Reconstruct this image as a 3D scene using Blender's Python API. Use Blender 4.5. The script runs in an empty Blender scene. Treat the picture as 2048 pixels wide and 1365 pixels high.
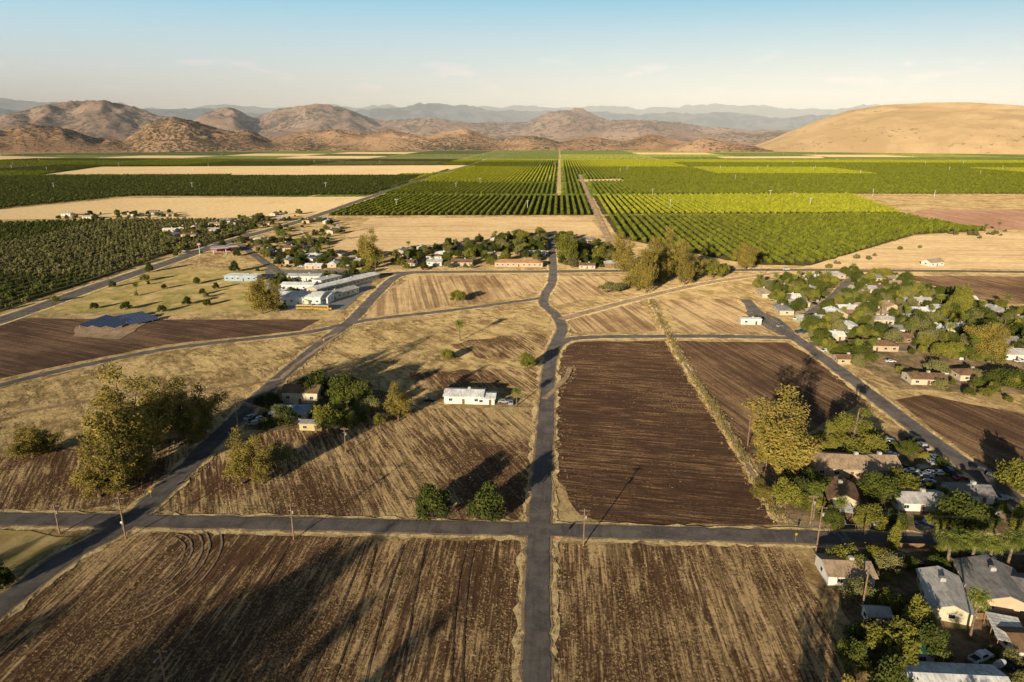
import bpy, math, random
import numpy as np
from mathutils import Vector, noise, Matrix
random.seed(7); np.random.seed(7)
scene=bpy.context.scene
COL=scene.collection
# ------------------------------------------------------------ survey frame
CH=100.0; F=1365.0; P=math.atan2(682.5-270,F)
cp,sp=math.cos(P),math.sin(P)
def ray(px,py):
    a=px-1024; b=682.5-py
    return (a, F*cp+b*sp, -F*sp+b*cp)
def G(px,py,z=0.0):
    d=ray(px,py); t=(z-CH)/d[2]
    return (d[0]*t,d[1]*t)
def hgt(bx,by,ty):
    x,y=G(bx,by); d=ray(bx,ty)
    return CH+d[2]*(y/d[1])
def ppm(py):
    y=G(1024,py)[1]; return F/(y*cp+CH*sp)
GA=-math.radians(3.85)     # street grid heading
SUN_AZ=math.radians(27); SUN_EL=math.radians(12)
SD=(math.sin(SUN_AZ),math.cos(SUN_AZ))

# ------------------------------------------------------------ node helper
class M:
    def __init__(s,name,dr=0.0):
        s.m=bpy.data.materials.new(name); s.m.use_nodes=True
        s.nt=s.m.node_tree; s.b=s.nt.nodes['Principled BSDF']
        s.b.inputs['Roughness'].default_value=0.9
        s.b.inputs['Specular IOR Level'].default_value=0.15
        if 'Diffuse Roughness' in s.b.inputs: s.b.inputs['Diffuse Roughness'].default_value=dr
        s.pos=None
    def n(s,t,**k):
        nd=s.nt.nodes.new(t)
        for a,v in k.items(): setattr(nd,a,v)
        return nd
    def l(s,a,b): s.nt.links.new(a,b)
    def P(s):
        if s.pos is None: s.pos=s.n('ShaderNodeNewGeometry').outputs['Position']
        return s.pos
    def noise(s,sx,sy=None,rot=0.0,detail=4,rough=0.6,dist=0.0,src=None):
        sy=sx if sy is None else sy
        r=s.n('ShaderNodeVectorRotate',rotation_type='Z_AXIS'); s.l(src or s.P(),r.inputs['Vector']); r.inputs['Angle'].default_value=-rot
        mp=s.n('ShaderNodeMapping'); s.l(r.outputs[0],mp.inputs['Vector'])
        mp.inputs['Scale'].default_value=(1/sx,1/sy,1/sx)
        t=s.n('ShaderNodeTexNoise'); s.l(mp.outputs[0],t.inputs['Vector'])
        t.inputs['Scale'].default_value=1; t.inputs['Detail'].default_value=detail; t.inputs['Roughness'].default_value=rough
        t.inputs['Distortion'].default_value=dist
        return t.outputs['Fac']
    def math(s,op,a,b=0.0,c=None,clamp=False):
        nd=s.n('ShaderNodeMath',operation=op); nd.use_clamp=clamp
        for i,v in enumerate((a,b,c)):
            if v is None: continue
            if isinstance(v,(int,float)): nd.inputs[i].default_value=v
            else: s.l(v,nd.inputs[i])
        return nd.outputs[0]
    def ss(s,v,a,b,lo=0.0,hi=1.0):
        nd=s.n('ShaderNodeMapRange',interpolation_type='SMOOTHSTEP'); s.l(v,nd.inputs[0])
        nd.inputs[1].default_value=a; nd.inputs[2].default_value=b; nd.inputs[3].default_value=lo; nd.inputs[4].default_value=hi
        return nd.outputs[0]
    def mix(s,f,a,b,mode='MIX'):
        nd=s.n('ShaderNodeMix',data_type='RGBA',blend_type=mode)
        if isinstance(f,(int,float)): nd.inputs[0].default_value=f
        else: s.l(f,nd.inputs[0])
        for i,v in ((6,a),(7,b)):
            if isinstance(v,tuple): nd.inputs[i].default_value=(*v,1)
            else: s.l(v,nd.inputs[i])
        return nd.outputs[2]
    def col(s,c):
        if isinstance(c,tuple): s.b.inputs['Base Color'].default_value=(*c,1)
        else: s.l(c,s.b.inputs['Base Color'])
        return s
    def bump(s,h,dist=0.1,st=1.0):
        b=s.n('ShaderNodeBump'); b.inputs['Distance'].default_value=dist; b.inputs['Strength'].default_value=st
        s.l(h,b.inputs['Height']); s.l(b.outputs[0],s.b.inputs['Normal']); return s

def simple(name,c,rough=0.7,var=0.12,sc=0.6,metal=0,spec=0.3):
    m=M(name); f=m.noise(sc,detail=5)
    lo=tuple(x*(1-var*2) for x in c); hi=tuple(min(1,x*(1+var*2)) for x in c)
    m.col(m.mix(m.ss(f,0.3,0.7),lo,hi)); m.b.inputs['Roughness'].default_value=rough
    m.b.inputs['Metallic'].default_value=metal; m.b.inputs['Specular IOR Level'].default_value=spec
    return m.m

def field(name,soil,straw,rot=0.0,row=1.1,length=9,bias=0.5,patch=30,soft=0.10,third=None,bd=0.12,amp=(0.9,1.0,0.55),lines=0.0,fine=0.45):
    m=M(name,1.0)
    a=m.noise(row,length,rot,detail=3,rough=0.65,dist=0.3)
    b=m.noise(patch,patch*1.6,rot,detail=5,rough=0.6)
    c=m.noise(0.9,detail=5,rough=0.8)
    s=m.math('ADD',m.math('MULTIPLY',a,amp[0]),m.math('MULTIPLY',b,amp[1]))
    s=m.math('ADD',s,m.math('MULTIPLY',c,amp[2]))
    s=m.math('DIVIDE',s,sum(amp))
    f=m.ss(s,bias-soft,bias+soft)
    col=m.mix(f,soil,straw)
    if third is not None:
        g=m.noise(patch*0.6,detail=5); col=m.mix(m.ss(g,0.48,0.68),col,third)
    v=m.noise(6,detail=6,rough=0.7)
    col=m.mix(m.ss(v,0.3,0.7,0.28,0.0),col,(0,0,0))
    if lines:
        w=m.noise(row*2.4,length*9,rot,detail=2,rough=0.5)
        col=m.mix(m.ss(w,0.52,0.60,0.0,lines),col,tuple(x*0.55 for x in soil))
    # fine grain: clods and stalks
    col=m.mix(m.ss(c,0.34,0.5,fine,0.0),col,(0.02,0.014,0.010))
    m.col(col); m.b.inputs['Specular IOR Level'].default_value=0.05
    hh=m.math('ADD',a,m.math('MULTIPLY',c,0.6))
    m.bump(hh,bd,1.0)
    return m.m

SOIL=(0.165,0.09,0.052)
MAT={}
MAT['ground']=field('dry_grassland',(0.30,0.19,0.09),(0.70,0.50,0.24),0.4,3,8,0.48,22,0.07,(0.40,0.28,0.12),0.2)
MAT['f_near']=field('tilled_soil',SOIL,(0.72,0.49,0.245),GA,0.7,10,0.53,26,0.05,lines=0.7,bd=0.22)
MAT['f_near2']=field('tilled_soil_stubble',SOIL,(0.74,0.51,0.255),GA,0.7,12,0.515,34,0.05,lines=0.6,bd=0.22)
MAT['f_mid']=field('stubble_rows',SOIL,(0.74,0.52,0.26),GA+0.5,0.9,12,0.51,30,0.05,lines=0.6,bd=0.22)
MAT['f_dark']=field('dark_furrows',(0.125,0.07,0.045),(0.42,0.25,0.13),GA+1.45,0.8,14,0.55,24,0.07,lines=0.6,amp=(1.2,0.7,0.5),bd=0.22)
MAT['f_dark2']=field('dark_soil',(0.115,0.07,0.05),(0.29,0.18,0.11),GA+1.2,1.4,40,0.53,40,0.08,lines=0.5,bd=0.2)
MAT['f_warm']=field('dark_soil_warm',(0.135,0.078,0.05),(0.38,0.24,0.13),GA+0.3,1.2,40,0.525,40,0.08,lines=0.55,bd=0.18)  # warm dark brown soil with lighter streaks, shared by several fields
MAT['f_stub']=field('pale_stubble',(0.29,0.17,0.09),(0.70,0.49,0.26),GA+0.25,1.8,60,0.48,40,0.08,lines=0.55)
MAT['straw']=field('straw_field',(0.70,0.47,0.22),(0.84,0.61,0.33),GA,5,120,0.42,120,0.12,bd=0.08,fine=0.08)
MAT['tan']=field('tan_field',(0.50,0.32,0.17),(0.74,0.53,0.29),GA+1.57,4,70,0.46,50,0.10,bd=0.10,fine=0.2,lines=0.2)
MAT['pink']=field('bare_orchard_ground',(0.36,0.19,0.125),(0.54,0.32,0.21),GA,6,100,0.5,80,0.1,bd=0.06,fine=0.2)
MAT['meadow']=field('golden_meadow',(0.29,0.19,0.09),(0.80,0.58,0.27),0.7,2.2,5,0.475,16,0.05,(0.42,0.29,0.125),0.25,lines=0.4)
MAT['park']=field('park_lawn',(0.52,0.38,0.15),(0.26,0.25,0.075),0.3,6,9,0.53,22,0.08,(0.68,0.49,0.23),0.05,fine=0.2)
MAT['yard']=field('yard_dirt',(0.15,0.10,0.06),(0.40,0.28,0.165),0.2,3,4,0.5,12,0.10,(0.12,0.12,0.045),0.08)
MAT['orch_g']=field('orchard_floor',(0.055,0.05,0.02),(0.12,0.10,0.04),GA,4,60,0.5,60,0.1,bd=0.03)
MAT['verge']=field('verge_grass',(0.34,0.23,0.115),(0.86,0.66,0.34),GA,1.2,2.5,0.44,8,0.08,bd=0.2)
MAT['dirt']=field('dirt_track',(0.27,0.18,0.115),(0.47,0.34,0.22),GA,2,10,0.5,12,0.12,bd=0.05,fine=0.2)
def asphalt():
    m=M('asphalt',0.8); a=m.noise(7,detail=6,rough=0.7); b=m.noise(0.5,detail=4); t=m.noise(1.3,30,GA,detail=3)
    c=m.mix(m.ss(a,0.35,0.65),(0.092,0.082,0.080),(0.172,0.150,0.138)); c=m.mix(m.math('MULTIPLY',m.ss(b,0.4,0.75),0.4),c,(0.23,0.19,0.155)); c=m.mix(m.ss(t,0.5,0.65,0,0.3),c,(0.06,0.053,0.05))
    m.col(c); m.b.inputs['Roughness'].default_value=0.95; m.bump(b,0.015,0.5); return m.m
MAT['road']=asphalt()
MAT['paint_y']=simple('yellow_road_paint',(0.6,0.42,0.06)); MAT['paint_w']=simple('white_road_paint',(0.7,0.7,0.68))
MAT['concrete']=simple('concrete',(0.42,0.38,0.33),0.9,0.12,2)

def foliage(name,dark,light,gold=None,dr=0.6):
    m=M(name,dr)
    at=m.n('ShaderNodeAttribute',attribute_name='tint'); oi=m.n('ShaderNodeObjectInfo')
    f=m.math('ADD',m.math('MULTIPLY',at.outputs['Fac'],0.75),m.math('MULTIPLY',oi.outputs['Random'],0.3),clamp=True)
    c=m.mix(f,dark,light)
    if gold: c=m.mix(m.math('MULTIPLY',m.ss(m.noise(2.2,detail=3),0.5,0.66),0.55),c,gold)
    m.col(c); m.b.inputs['Roughness'].default_value=0.6; m.b.inputs['Specular IOR Level'].default_value=0.2
    return m.m
FOL={'euc':foliage('eucalyptus_leaves',(0.11,0.098,0.024),(0.42,0.32,0.065),(0.58,0.38,0.09)),
 'round':foliage('broadleaf_leaves',(0.032,0.044,0.010),(0.155,0.17,0.028)),
 'bright':foliage('bright_leaves',(0.075,0.08,0.014),(0.34,0.31,0.05)),
 'olive':foliage('olive_leaves',(0.10,0.10,0.038),(0.31,0.28,0.10)),
 'cit':foliage('citrus_leaves',(0.06,0.075,0.011),(0.31,0.33,0.032)),
 'lime':foliage('almond_leaves',(0.17,0.19,0.014),(0.57,0.56,0.045)),
 'dk':foliage('dark_orchard_leaves',(0.040,0.055,0.014),(0.16,0.175,0.032)),
 'palm':foliage('palm_fronds',(0.08,0.105,0.02),(0.32,0.33,0.055)),
 'weed':foliage('weeds',(0.16,0.14,0.035),(0.50,0.38,0.10)),
 'strawt':foliage('straw_blades',(0.36,0.23,0.10),(0.78,0.56,0.28))}
BARK=simple('bark',(0.22,0.15,0.10),0.95,0.25,0.4)
WOOD=simple('weathered_pole_wood',(0.30,0.19,0.12),0.9,0.2,0.4)

# ------------------------------------------------------------ mesh helpers
def mk(name,v,f,mats,mi=None,parent=None,smooth=False,link=True):
    me=bpy.data.meshes.new(name); me.from_pydata([tuple(p) for p in v],[],f)
    for m in mats: me.materials.append(m)
    if mi is not None: me.polygons.foreach_set('material_index',np.array(mi,dtype=np.int32))
    if smooth: me.polygons.foreach_set('use_smooth',[True]*len(me.polygons))
    me.update()
    o=bpy.data.objects.new(name,me)
    if link: COL.objects.link(o)
    if parent: o.parent=parent
    return o
class B:
    def __init__(s): s.v=[];s.f=[];s.m=[]
    def add(s,v,f,m=0):
        k=len(s.v); s.v+=[tuple(p) for p in v]; s.f+=[tuple(i+k for i in q) for q in f]; s.m+=[m]*len(f)
    def box(s,c,d,m=0,rot=0.0,taper=1.0):
        x,y,z=d[0]/2,d[1]/2,d[2]/2; cr,sr=math.cos(rot),math.sin(rot); vs=[]
        for k,(a,b,e) in enumerate([(-1,-1,-1),(1,-1,-1),(1,1,-1),(-1,1,-1),(-1,-1,1),(1,-1,1),(1,1,1),(-1,1,1)]):
            t=taper if e>0 else 1; px,py=a*x*t,b*y*t
            vs.append((c[0]+px*cr-py*sr,c[1]+px*sr+py*cr,c[2]+e*z))
        s.add(vs,[(3,2,1,0),(4,5,6,7),(0,1,5,4),(1,2,6,5),(2,3,7,6),(3,0,4,7)],m)
    def tube(s,pts,rad,n=7,m=0):
        pts=[Vector(p) for p in pts]; vs=[]
        for i,p in enumerate(pts):
            d=(pts[min(i+1,len(pts)-1)]-pts[max(i-1,0)]).normalized()
            a=d.orthogonal().normalized() if abs(d.z)<0.95 else Vector((1,0,0)); a=(a-d*a.dot(d)).normalized(); b=d.cross(a)
            for k in range(n):
                t=2*math.pi*k/n; vs.append(p+(a*math.cos(t)+b*math.sin(t))*rad[i])
        fs=[]
        for i in range(len(pts)-1):
            for k in range(n):
                fs.append((i*n+k,i*n+(k+1)%n,(i+1)*n+(k+1)%n,(i+1)*n+k))
        fs.append(tuple(range((len(pts)-1)*n,len(pts)*n))); fs.append(tuple(reversed(range(n))))
        s.add(vs,fs,m)
    def obj(s,name,mats,parent=None,smooth=False,link=True): return mk(name,s.v,s.f,mats,s.m,parent,smooth,link)

def inpoly(pts,poly):
    x,y=pts[:,0],pts[:,1]; r=np.zeros(len(pts),bool); n=len(poly); j=n-1
    for i in range(n):
        xi,yi=poly[i];xj,yj=poly[j]
        c=((yi>y)!=(yj>y))&(x<(xj-xi)*(y-yi)/((yj-yi) if yj!=yi else 1e-9)+xi); r^=c; j=i
    return r
ZL=[0.02]
def sheet(name,pxpoly,mat,world=False,jit=0.9,z=None):
    w=list(pxpoly) if world else [G(*p) for p in pxpoly]
    pts=[]
    for i in range(len(w)):
        a,b=w[i],w[(i+1)%len(w)]; L=math.dist(a,b); dist=math.hypot(*a)
        n=max(1,min(90,int(L/(1.6+dist*0.012))))
        nx,ny=-(b[1]-a[1])/L,(b[0]-a[0])/L
        for k in range(n):
            t=k/n; x=a[0]+(b[0]-a[0])*t; y=a[1]+(b[1]-a[1])*t
            q=(noise.noise(Vector((x*0.12,y*0.12,3)))*2+noise.noise(Vector((x*0.5,y*0.5,7))))*jit if k else 0
            pts.append((x+nx*q,y+ny*q))
    ZL[0]+=0.004; zz=z if z is not None else ZL[0]
    from mathutils.geometry import tessellate_polygon
    tri=tessellate_polygon([[Vector((p[0],p[1],0)) for p in pts]])
    v=[(p[0],p[1],zz) for p in pts]; f=[]
    for t in tri:
        a,b,c=[Vector(v[i]) for i in t]
        f.append(tuple(t) if (b-a).cross(c-a).z>0 else tuple(reversed(t)))
    mk(name,v,f,[mat]); return w
def smooth(w,step=4.0):
    out=[]; n=len(w)
    for i in range(n-1):
        p0=w[max(i-1,0)];p1=w[i];p2=w[i+1];p3=w[min(i+2,n-1)]
        k=max(2,int(math.dist(p1,p2)/step))
        for j in range(k):
            t=j/k
            out.append(tuple(0.5*((2*p1[c])+(-p0[c]+p2[c])*t+(2*p0[c]-5*p1[c]+4*p2[c]-p3[c])*t*t+(-p0[c]+3*p1[c]-3*p2[c]+p3[c])*t**3) for c in (0,1)))
    out.append(w[-1]); return out
ROADS=[]; ZR=[0.30]
def ribbon(name,line,width,mat,z,off=0.0,jit=0.0,fr_=0.15):
    n=len(line); v=[]
    for i,p in enumerate(line):
        a=line[max(i-1,0)]; b=line[min(i+1,n-1)]; L=math.dist(a,b) or 1
        nx,ny=-(b[1]-a[1])/L,(b[0]-a[0])/L
        j1=jit*noise.noise(Vector((p[0]*fr_,p[1]*fr_,1))); j2=jit*noise.noise(Vector((p[0]*fr_,p[1]*fr_,9)))
        v.append((p[0]+nx*(off+width/2+j1),p[1]+ny*(off+width/2+j1),z)); v.append((p[0]+nx*(off-width/2-j2),p[1]+ny*(off-width/2-j2),z))
    f=[(2*i+1,2*i+3,2*i+2,2*i) for i in range(n-1)]
    return mk(name,v,f,[mat])
def road(name,px,width,mat='road',verge=1.6,center=False,step=2.5,world=False,shoulder=0.7):
    w=px if world else [G(*p) for p in px]
    line=smooth(w,step); ZR[0]+=0.004
    if verge: ribbon('grass_verge',line,width+2*verge,MAT['verge'],ZR[0]-0.16,0,2.2,0.35)
    if mat=='road' and shoulder: ribbon('dirt_shoulder',line,width+2*shoulder-0.4,MAT['dirt'],ZR[0]-0.08,0,1.3,0.3)
    ribbon(name,line,width-0.3,MAT[mat],ZR[0],0,0.6,0.3)
    if center:
        ribbon('centre_line',line,0.25,MAT['paint_y'],ZR[0]+0.1,0)
        ribbon('edge_line',line,0.16,MAT['paint_w'],ZR[0]+0.1,width/2-0.7); ribbon('edge_line',line,0.16,MAT['paint_w'],ZR[0]+0.1,-width/2+0.7)
    ROADS.append((np.array(line),width)); return line
def roaddist(x,y):
    d=1e9
    for l,w in ROADS:
        d=min(d,float(np.min(np.hypot(l[:,0]-x,l[:,1]-y)))-w/2)
    return d

# ------------------------------------------------------------ ground
mk('ground',[(-30000,-8000,0),(30000,-8000,0),(30000,40000,0),(-30000,40000,0)],[(0,1,2,3)],[MAT['ground']])
mead=sheet('golden_meadow',[(-250,860),(0,778),(330,705),(640,668),(700,655),(1085,612),(1105,650),(1090,800),(820,812),(520,850),(430,880),(260,1025),(-250,1020)],MAT['meadow'])
F1=sheet('tilled_field',[(300,1066),(600,1072),(1035,1082),(1050,1100),(1042,1365),(1038,1500),(-500,1500),(-150,1380),(120,1150),(240,1078)],MAT['f_near'])
F2=sheet('tilled_field',[(1112,1088),(1560,1090),(1590,1110),(1720,1365),(1800,1500),(1100,1500),(1106,1365)],MAT['f_near2'])
F3=sheet('stubble_field',[(285,1022),(430,900),(530,862),(820,818),(1072,815),(1062,1000),(1035,1040),(600,1036)],MAT['f_mid'])
F4=sheet('furrowed_field',[(1113,735),(1120,700),(1150,685),(1328,682),(1420,830),(1500,960),(1555,1050),(1220,1050),(1160,1030),(1112,960)],MAT['f_dark'])
F5=sheet('furrowed_field',[(1352,682),(1575,686),(1640,722),(1740,800),(1640,850),(1510,930),(1440,830)],MAT['f_warm'])
F5b=sheet('fallow_field',[(1790,800),(1850,790),(2300,880),(2300,1050),(2080,1010),(1880,870)],MAT['f_warm'])
F6=sheet('ploughed_field',[(-300,640),(0,637),(380,640),(640,640),(600,662),(330,690),(150,725),(0,758),(-300,830)],MAT['f_dark2'])
F7=sheet('stubble_field',[(830,553),(1088,550),(1083,580),(1040,592),(900,612),(712,640),(745,600)],MAT['f_stub'])
F8=sheet('stubble_field',[(1118,553),(1265,553),(1255,580),(1110,612),(1102,595)],MAT['f_stub'])
F9=sheet('stubble_field',[(1122,628),(1280,604),(1315,662),(1150,666),(1128,650)],MAT['f_stub'])
F10=sheet('stubble_field',[(1318,600),(1470,598),(1545,665),(1370,665)],MAT['f_stub'])
sheet('dark_stubble_patch',[(820,745),(1000,738),(1085,735),(1088,790),(1000,775),(830,780)],MAT['f_mid'],jit=2)
sheet('dark_stubble_patch',[(900,690),(1000,672),(1095,668),(1092,715),(960,718)],MAT['f_mid'],jit=2)
sheet('dark_stubble_patch',[(-300,940),(150,900),(420,872),(280,1010),(100,1025),(-300,1025)],MAT['f_mid'],jit=3)
sheet('fallow_field',[(1790,552),(2300,556),(2300,620),(1960,605),(1840,580)],MAT['f_warm'])
sheet('park_lawn',[(110,612),(200,572),(330,540),(530,535),(560,600),(540,628),(60,628)],MAT['park'])
sheet('school_grounds',[(530,540),(750,540),(740,575),(690,620),(545,622)],MAT['concrete'])
sheet('yard',[(470,800),(560,780),(760,780),(830,812),(560,862),(470,860)],MAT['yard'])
sheet('yard',[(1500,900),(1700,850),(1830,870),(2048,1045),(2300,1090),(2300,1110),(1600,1060),(1570,1030)],MAT['yard'])
sheet('yard',[(1620,1092),(2300,1112),(2500,1500),(1830,1500)],MAT['yard'])
sheet('yard',[(1590,600),(1700,555),(1790,560),(1960,620),(2300,700),(2300,800),(1800,780),(1650,690)],MAT['yard'])
sheet('lawn',[(-300,1062),(60,1062),(150,1075),(120,1100),(0,1160),(-300,1300)],MAT['park'])
sheet('tan_field',[(650,505),(740,437),(1178,434),(1208,470),(1100,480),(820,500),(690,515)],MAT['tan'])
sheet('tan_field',[(1600,536),(1830,472),(2000,464),(2500,470),(2500,542)],MAT['tan'])
PK=sheet('bare_orchard_ground',[(1812,428),(1850,420),(2500,418),(2500,462),(1990,460)],MAT['pink'])
straws=[]
straws.append(sheet('straw_field',[(-500,442),(0,420),(250,397),(735,394),(660,425),(560,436),(330,438)],MAT['straw']))
straws.append(sheet('straw_field',[(70,352),(200,334),(935,331),(860,349)],MAT['straw']))
straws.append(sheet('straw_field',[(1430,314),(1640,313),(1650,317),(1450,317)],MAT['straw']))
straws.append(sheet('straw_field',[(-300,322),(0,312),(130,316),(-200,330)],MAT['straw']))
straws.append(sheet('straw_field',[(1150,360),(1240,358),(1250,363),(1160,364)],MAT['tan']))
# ------------------------------------------------------------ roads
R_main=road('main_street',[(1066,1560),(1072,1365),(1078,1060),(1088,900),(1098,740),(1108,695),(1124,660),(1112,632),(1088,610),(1090,590),(1103,568),(1106,545)],5.8)
R_front=road('cross_road',[(-300,1038),(0,1040),(600,1050),(1080,1062),(1600,1076),(2048,1090),(2400,1100)],6.0)
R_diag=road('diagonal_road',[(-260,1400),(0,1215),(130,1118),(262,1040),(430,882),(540,775),(640,690),(705,640),(752,590),(790,556),(830,545)],6.4)
R_mid=road('country_road',[(-300,850),(0,772),(150,736),(350,697),(600,668),(690,650),(760,638),(900,622),(1085,597)],5.0,verge=1.2)
R_e2=road('farm_road',[(1106,705),(1150,678),(1340,674),(1500,675),(1590,678)],5.5)
R_rd=road('right_diagonal_road',[(1490,600),(1530,640),(1600,684),(1700,758),(1830,858),(2048,1012),(2300,1170)],6.4)
R_hwy=road('highway',[(700,556),(830,546),(1106,544),(1560,541),(2048,545),(2600,552)],9,verge=2,center=True,step=8)
R_lh=road('old_highway',[(-500,790),(0,642),(180,578),(330,528),(470,480),(610,440),(740,395),(870,352),(1010,309)],12,verge=3,center=True,step=14)
road('orchard_lane',[(1225,500),(1213,470),(1176,390),(1160,350)],8,'dirt',0)
road('dirt_track',[(1120,640),(1290,595),(1420,566),(1560,546)],6,'dirt',2)
DITCH=len(ROADS); road('dirt_track',[(1300,600),(1345,690),(1440,840),(1560,1045)],1.6,'dirt',0.9)
road('town_street',[(1102,470),(1106,544)],6)
road('town_street',[(1600,640),(1660,600),(1700,560)],6,verge=0.5)
road('town_street',[(1620,690),(1800,700),(2100,720)],6,verge=0.5)
road('driveway',[(560,548),(520,520),(480,490)],6,verge=0)
road('dirt_track',[(590,700),(620,690),(680,668),(650,690),(600,725),(560,760)],2.5,'dirt',0)
road('dirt_track',[(0,835),(200,800),(430,780),(560,760)],2.5,'dirt',0)
road('dirt_track',[(1088,800),(1130,760),(1140,735)],2.5,'dirt',0)
road('dirt_track',[(1815,560),(1950,600),(2100,640)],4,'dirt',1)
sheet('gravel_lot',[(1490,610),(1560,640),(1600,675),(1560,672),(1500,640)],MAT['road'],z=0.25)
# wheel tracks in the near field
for r0 in (8.5,10.3,13,14.8,18):
    c=G(290,1135); pts=[(c[0]+r0*math.cos(t)*0.9,c[1]+(r0+4)*math.sin(t)) for t in np.linspace(-1.3,1.5,40)]
    ribbon('wheel_track',pts,0.4,MAT['dirt'],0.15,0,0.35,0.8)
rt=random.Random(9)
for i in range(7):
    x0,y0=G(rt.uniform(500,1000),1090); ribbon('wheel_track',smooth([(x0,y0),(x0+rt.uniform(-1,1),y0-20),(x0+rt.uniform(-2,2),y0-48)]),0.35,MAT['f_dark2'],0.151+i*.002,0,0.2,0.8)

# ------------------------------------------------------------ tree prototypes
def leaves(rng,lobes,n,size,flat=0.6):
    vol=np.array([l[1]*l[2]*l[3] for l in lobes])**0.75; pr=vol/vol.sum()
    idx=rng.choice(len(lobes),n,p=pr); lt=rng.random(len(lobes))
    L=np.array([[*l[0],l[1],l[2],l[3]] for l in lobes])
    d=rng.normal(size=(n,3)); d/=np.linalg.norm(d,axis=1)[:,None]
    r=rng.random(n)**0.38*(1+0.18*rng.normal(size=n))
    c=L[idx,:3]+d*r[:,None]*L[idx,3:6]
    nn=d+0.8*rng.normal(size=(n,3)); nn/=np.linalg.norm(nn,axis=1)[:,None]
    a=np.cross(nn,rng.normal(size=(n,3))); a/=np.linalg.norm(a,axis=1)[:,None]; b=np.cross(nn,a)
    s=size*(0.6+0.8*rng.random(n))
    a=a*s[:,None]; b=b*(s*flat)[:,None]
    V=np.stack([c-a,c-b*1.0+a*0.15,c+a,c+b*1.0],1).reshape(-1,3)
    t=np.clip(0.55*lt[idx]+0.6*rng.random(n)-0.1,0,1)
    return V,t
def proto(name,bb,rng,lobes,n,size,leafmat,flat=0.6):
    V,t=leaves(rng,lobes,n,size,flat)
    k=len(bb.v); v=np.vstack([np.array(bb.v).reshape(-1,3),V]) if k else V
    me=bpy.data.meshes.new(name); q=(np.arange(n*4)+k).reshape(-1,4)
    me.from_pydata(v.tolist(),[],bb.f+q.tolist())
    me.materials.append(BARK); me.materials.append(leafmat)
    me.polygons.foreach_set('material_index',np.array([0]*len(bb.f)+[1]*n,dtype=np.int32))
    at=me.attributes.new('tint','FLOAT','FACE'); at.data.foreach_set('value',np.concatenate([np.zeros(len(bb.f)),t]).astype(np.float32))
    me.update(); return me
PR={}
def euc(seed,mat='euc'):  # 25 m high, 12 m wide
    rng=np.random.default_rng(seed); b=B(); lobes=[]
    b.tube([(0,0,-0.3),(0.2,0.1,4),(0,0.4,8)],[0.6,0.45,0.38],8)
    k=9
    for i in range(k):
        a=2*math.pi*i/k+rng.random()*0.8; out=2.6+rng.random()*3.2; top=9+rng.random()*14
        if i==0: out=0.8; top=24
        p0=Vector((0,0.3,3+rng.random()*4)); p1=Vector((math.cos(a)*out*0.5,math.sin(a)*out*0.5,(p0.z+top)*0.5)); p2=Vector((math.cos(a)*out,math.sin(a)*out,top-1.5))
        b.tube([p0,p1,p2],[0.28,0.18,0.06],5)
        for t in np.linspace(0.2,1.0,6):
            c=p0.lerp(p1,t*2) if t<0.5 else p1.lerp(p2,t*2-1)
            c=c+Vector(rng.normal(size=3)*1.1)
            r=0.9+rng.random()*1.4; lobes.append(((c.x,c.y,max(c.z,2.6)),r*1.15,r*1.15,r*1.5))
    for i in range(7):
        a=rng.random()*6.28; r=1.2+rng.random(); lobes.append(((math.cos(a)*2.8,math.sin(a)*2.8,2.6+rng.random()*4),r,r,r*1.5))
    return proto('eucalyptus_tree',b,rng,lobes,10000,0.38,FOL[mat],0.42)
def rnd(seed,mat,n=5200,H=9.0,W=10.0,leaf=0.27):
    rng=np.random.default_rng(seed); b=B(); lobes=[]
    b.tube([(0,0,-0.2),(0.1,0,H*0.18),(0,0.1,H*0.4)],[0.32,0.25,0.18],7)
    for i in range(20):
        a=rng.random()*6.28; ph=rng.random(); rr=math.sqrt(ph)*W*0.36; z=H*(0.26+0.52*rng.random()*(1-0.4*ph))
        if i<7: a=i*0.9+rng.random()*0.5; rr=W*(0.26+0.12*rng.random()); z=H*(0.20+0.2*rng.random())
        r=W*(0.09+0.11*rng.random()); c=(math.cos(a)*rr,math.sin(a)*rr,z)
        lobes.append((c,r,r,r*0.85))
        if i%3==0: b.tube([(0,0,H*0.25),(c[0]*0.6,c[1]*0.6,c[2]*0.8),c],[0.15,0.1,0.04],5)
    lobes.append(((0,0,H*0.52),W*0.27,W*0.27,H*0.26))
    return proto('broadleaf_tree',b,rng,lobes,n,leaf,FOL[mat],0.7)
def pine(seed):
    rng=np.random.default_rng(seed); b=B(); lobes=[]
    b.tube([(0,0,-0.2),(0.3,0,5),(0,0,11)],[0.45,0.35,0.15],7)
    for i in range(40):
        a=rng.random()*6.28; rr=6.7*math.sqrt(rng.random()); z=1.8+ (1-rr/7.5)*9.6*rng.random()+1.2
        c=(math.cos(a)*rr,math.sin(a)*rr,z); lobes.append((c,1.9,1.9,0.95)); b.tube([(0,0,z*0.7),c],[0.14,0.04],5)
    return proto('stone_pine_tree',b,rng,lobes,11000,0.28,FOL['bright'],0.4)
def cyp(seed):
    rng=np.random.default_rng(seed); b=B(); b.tube([(0,0,-0.2),(0,0,9)],[0.25,0.08],6)
    lobes=[((rng.normal()*0.12,rng.normal()*0.12,z),r,r,1.0) for z,r in [(1,0.75),(2,1.0),(3,1.1),(4,1.1),(5,1.0),(6,0.9),(7,0.75),(8,0.6),(9,0.42),(9.8,0.25)]]
    return proto('cypress_tree',b,rng,lobes,2500,0.22,FOL['bright'],0.5)
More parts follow.
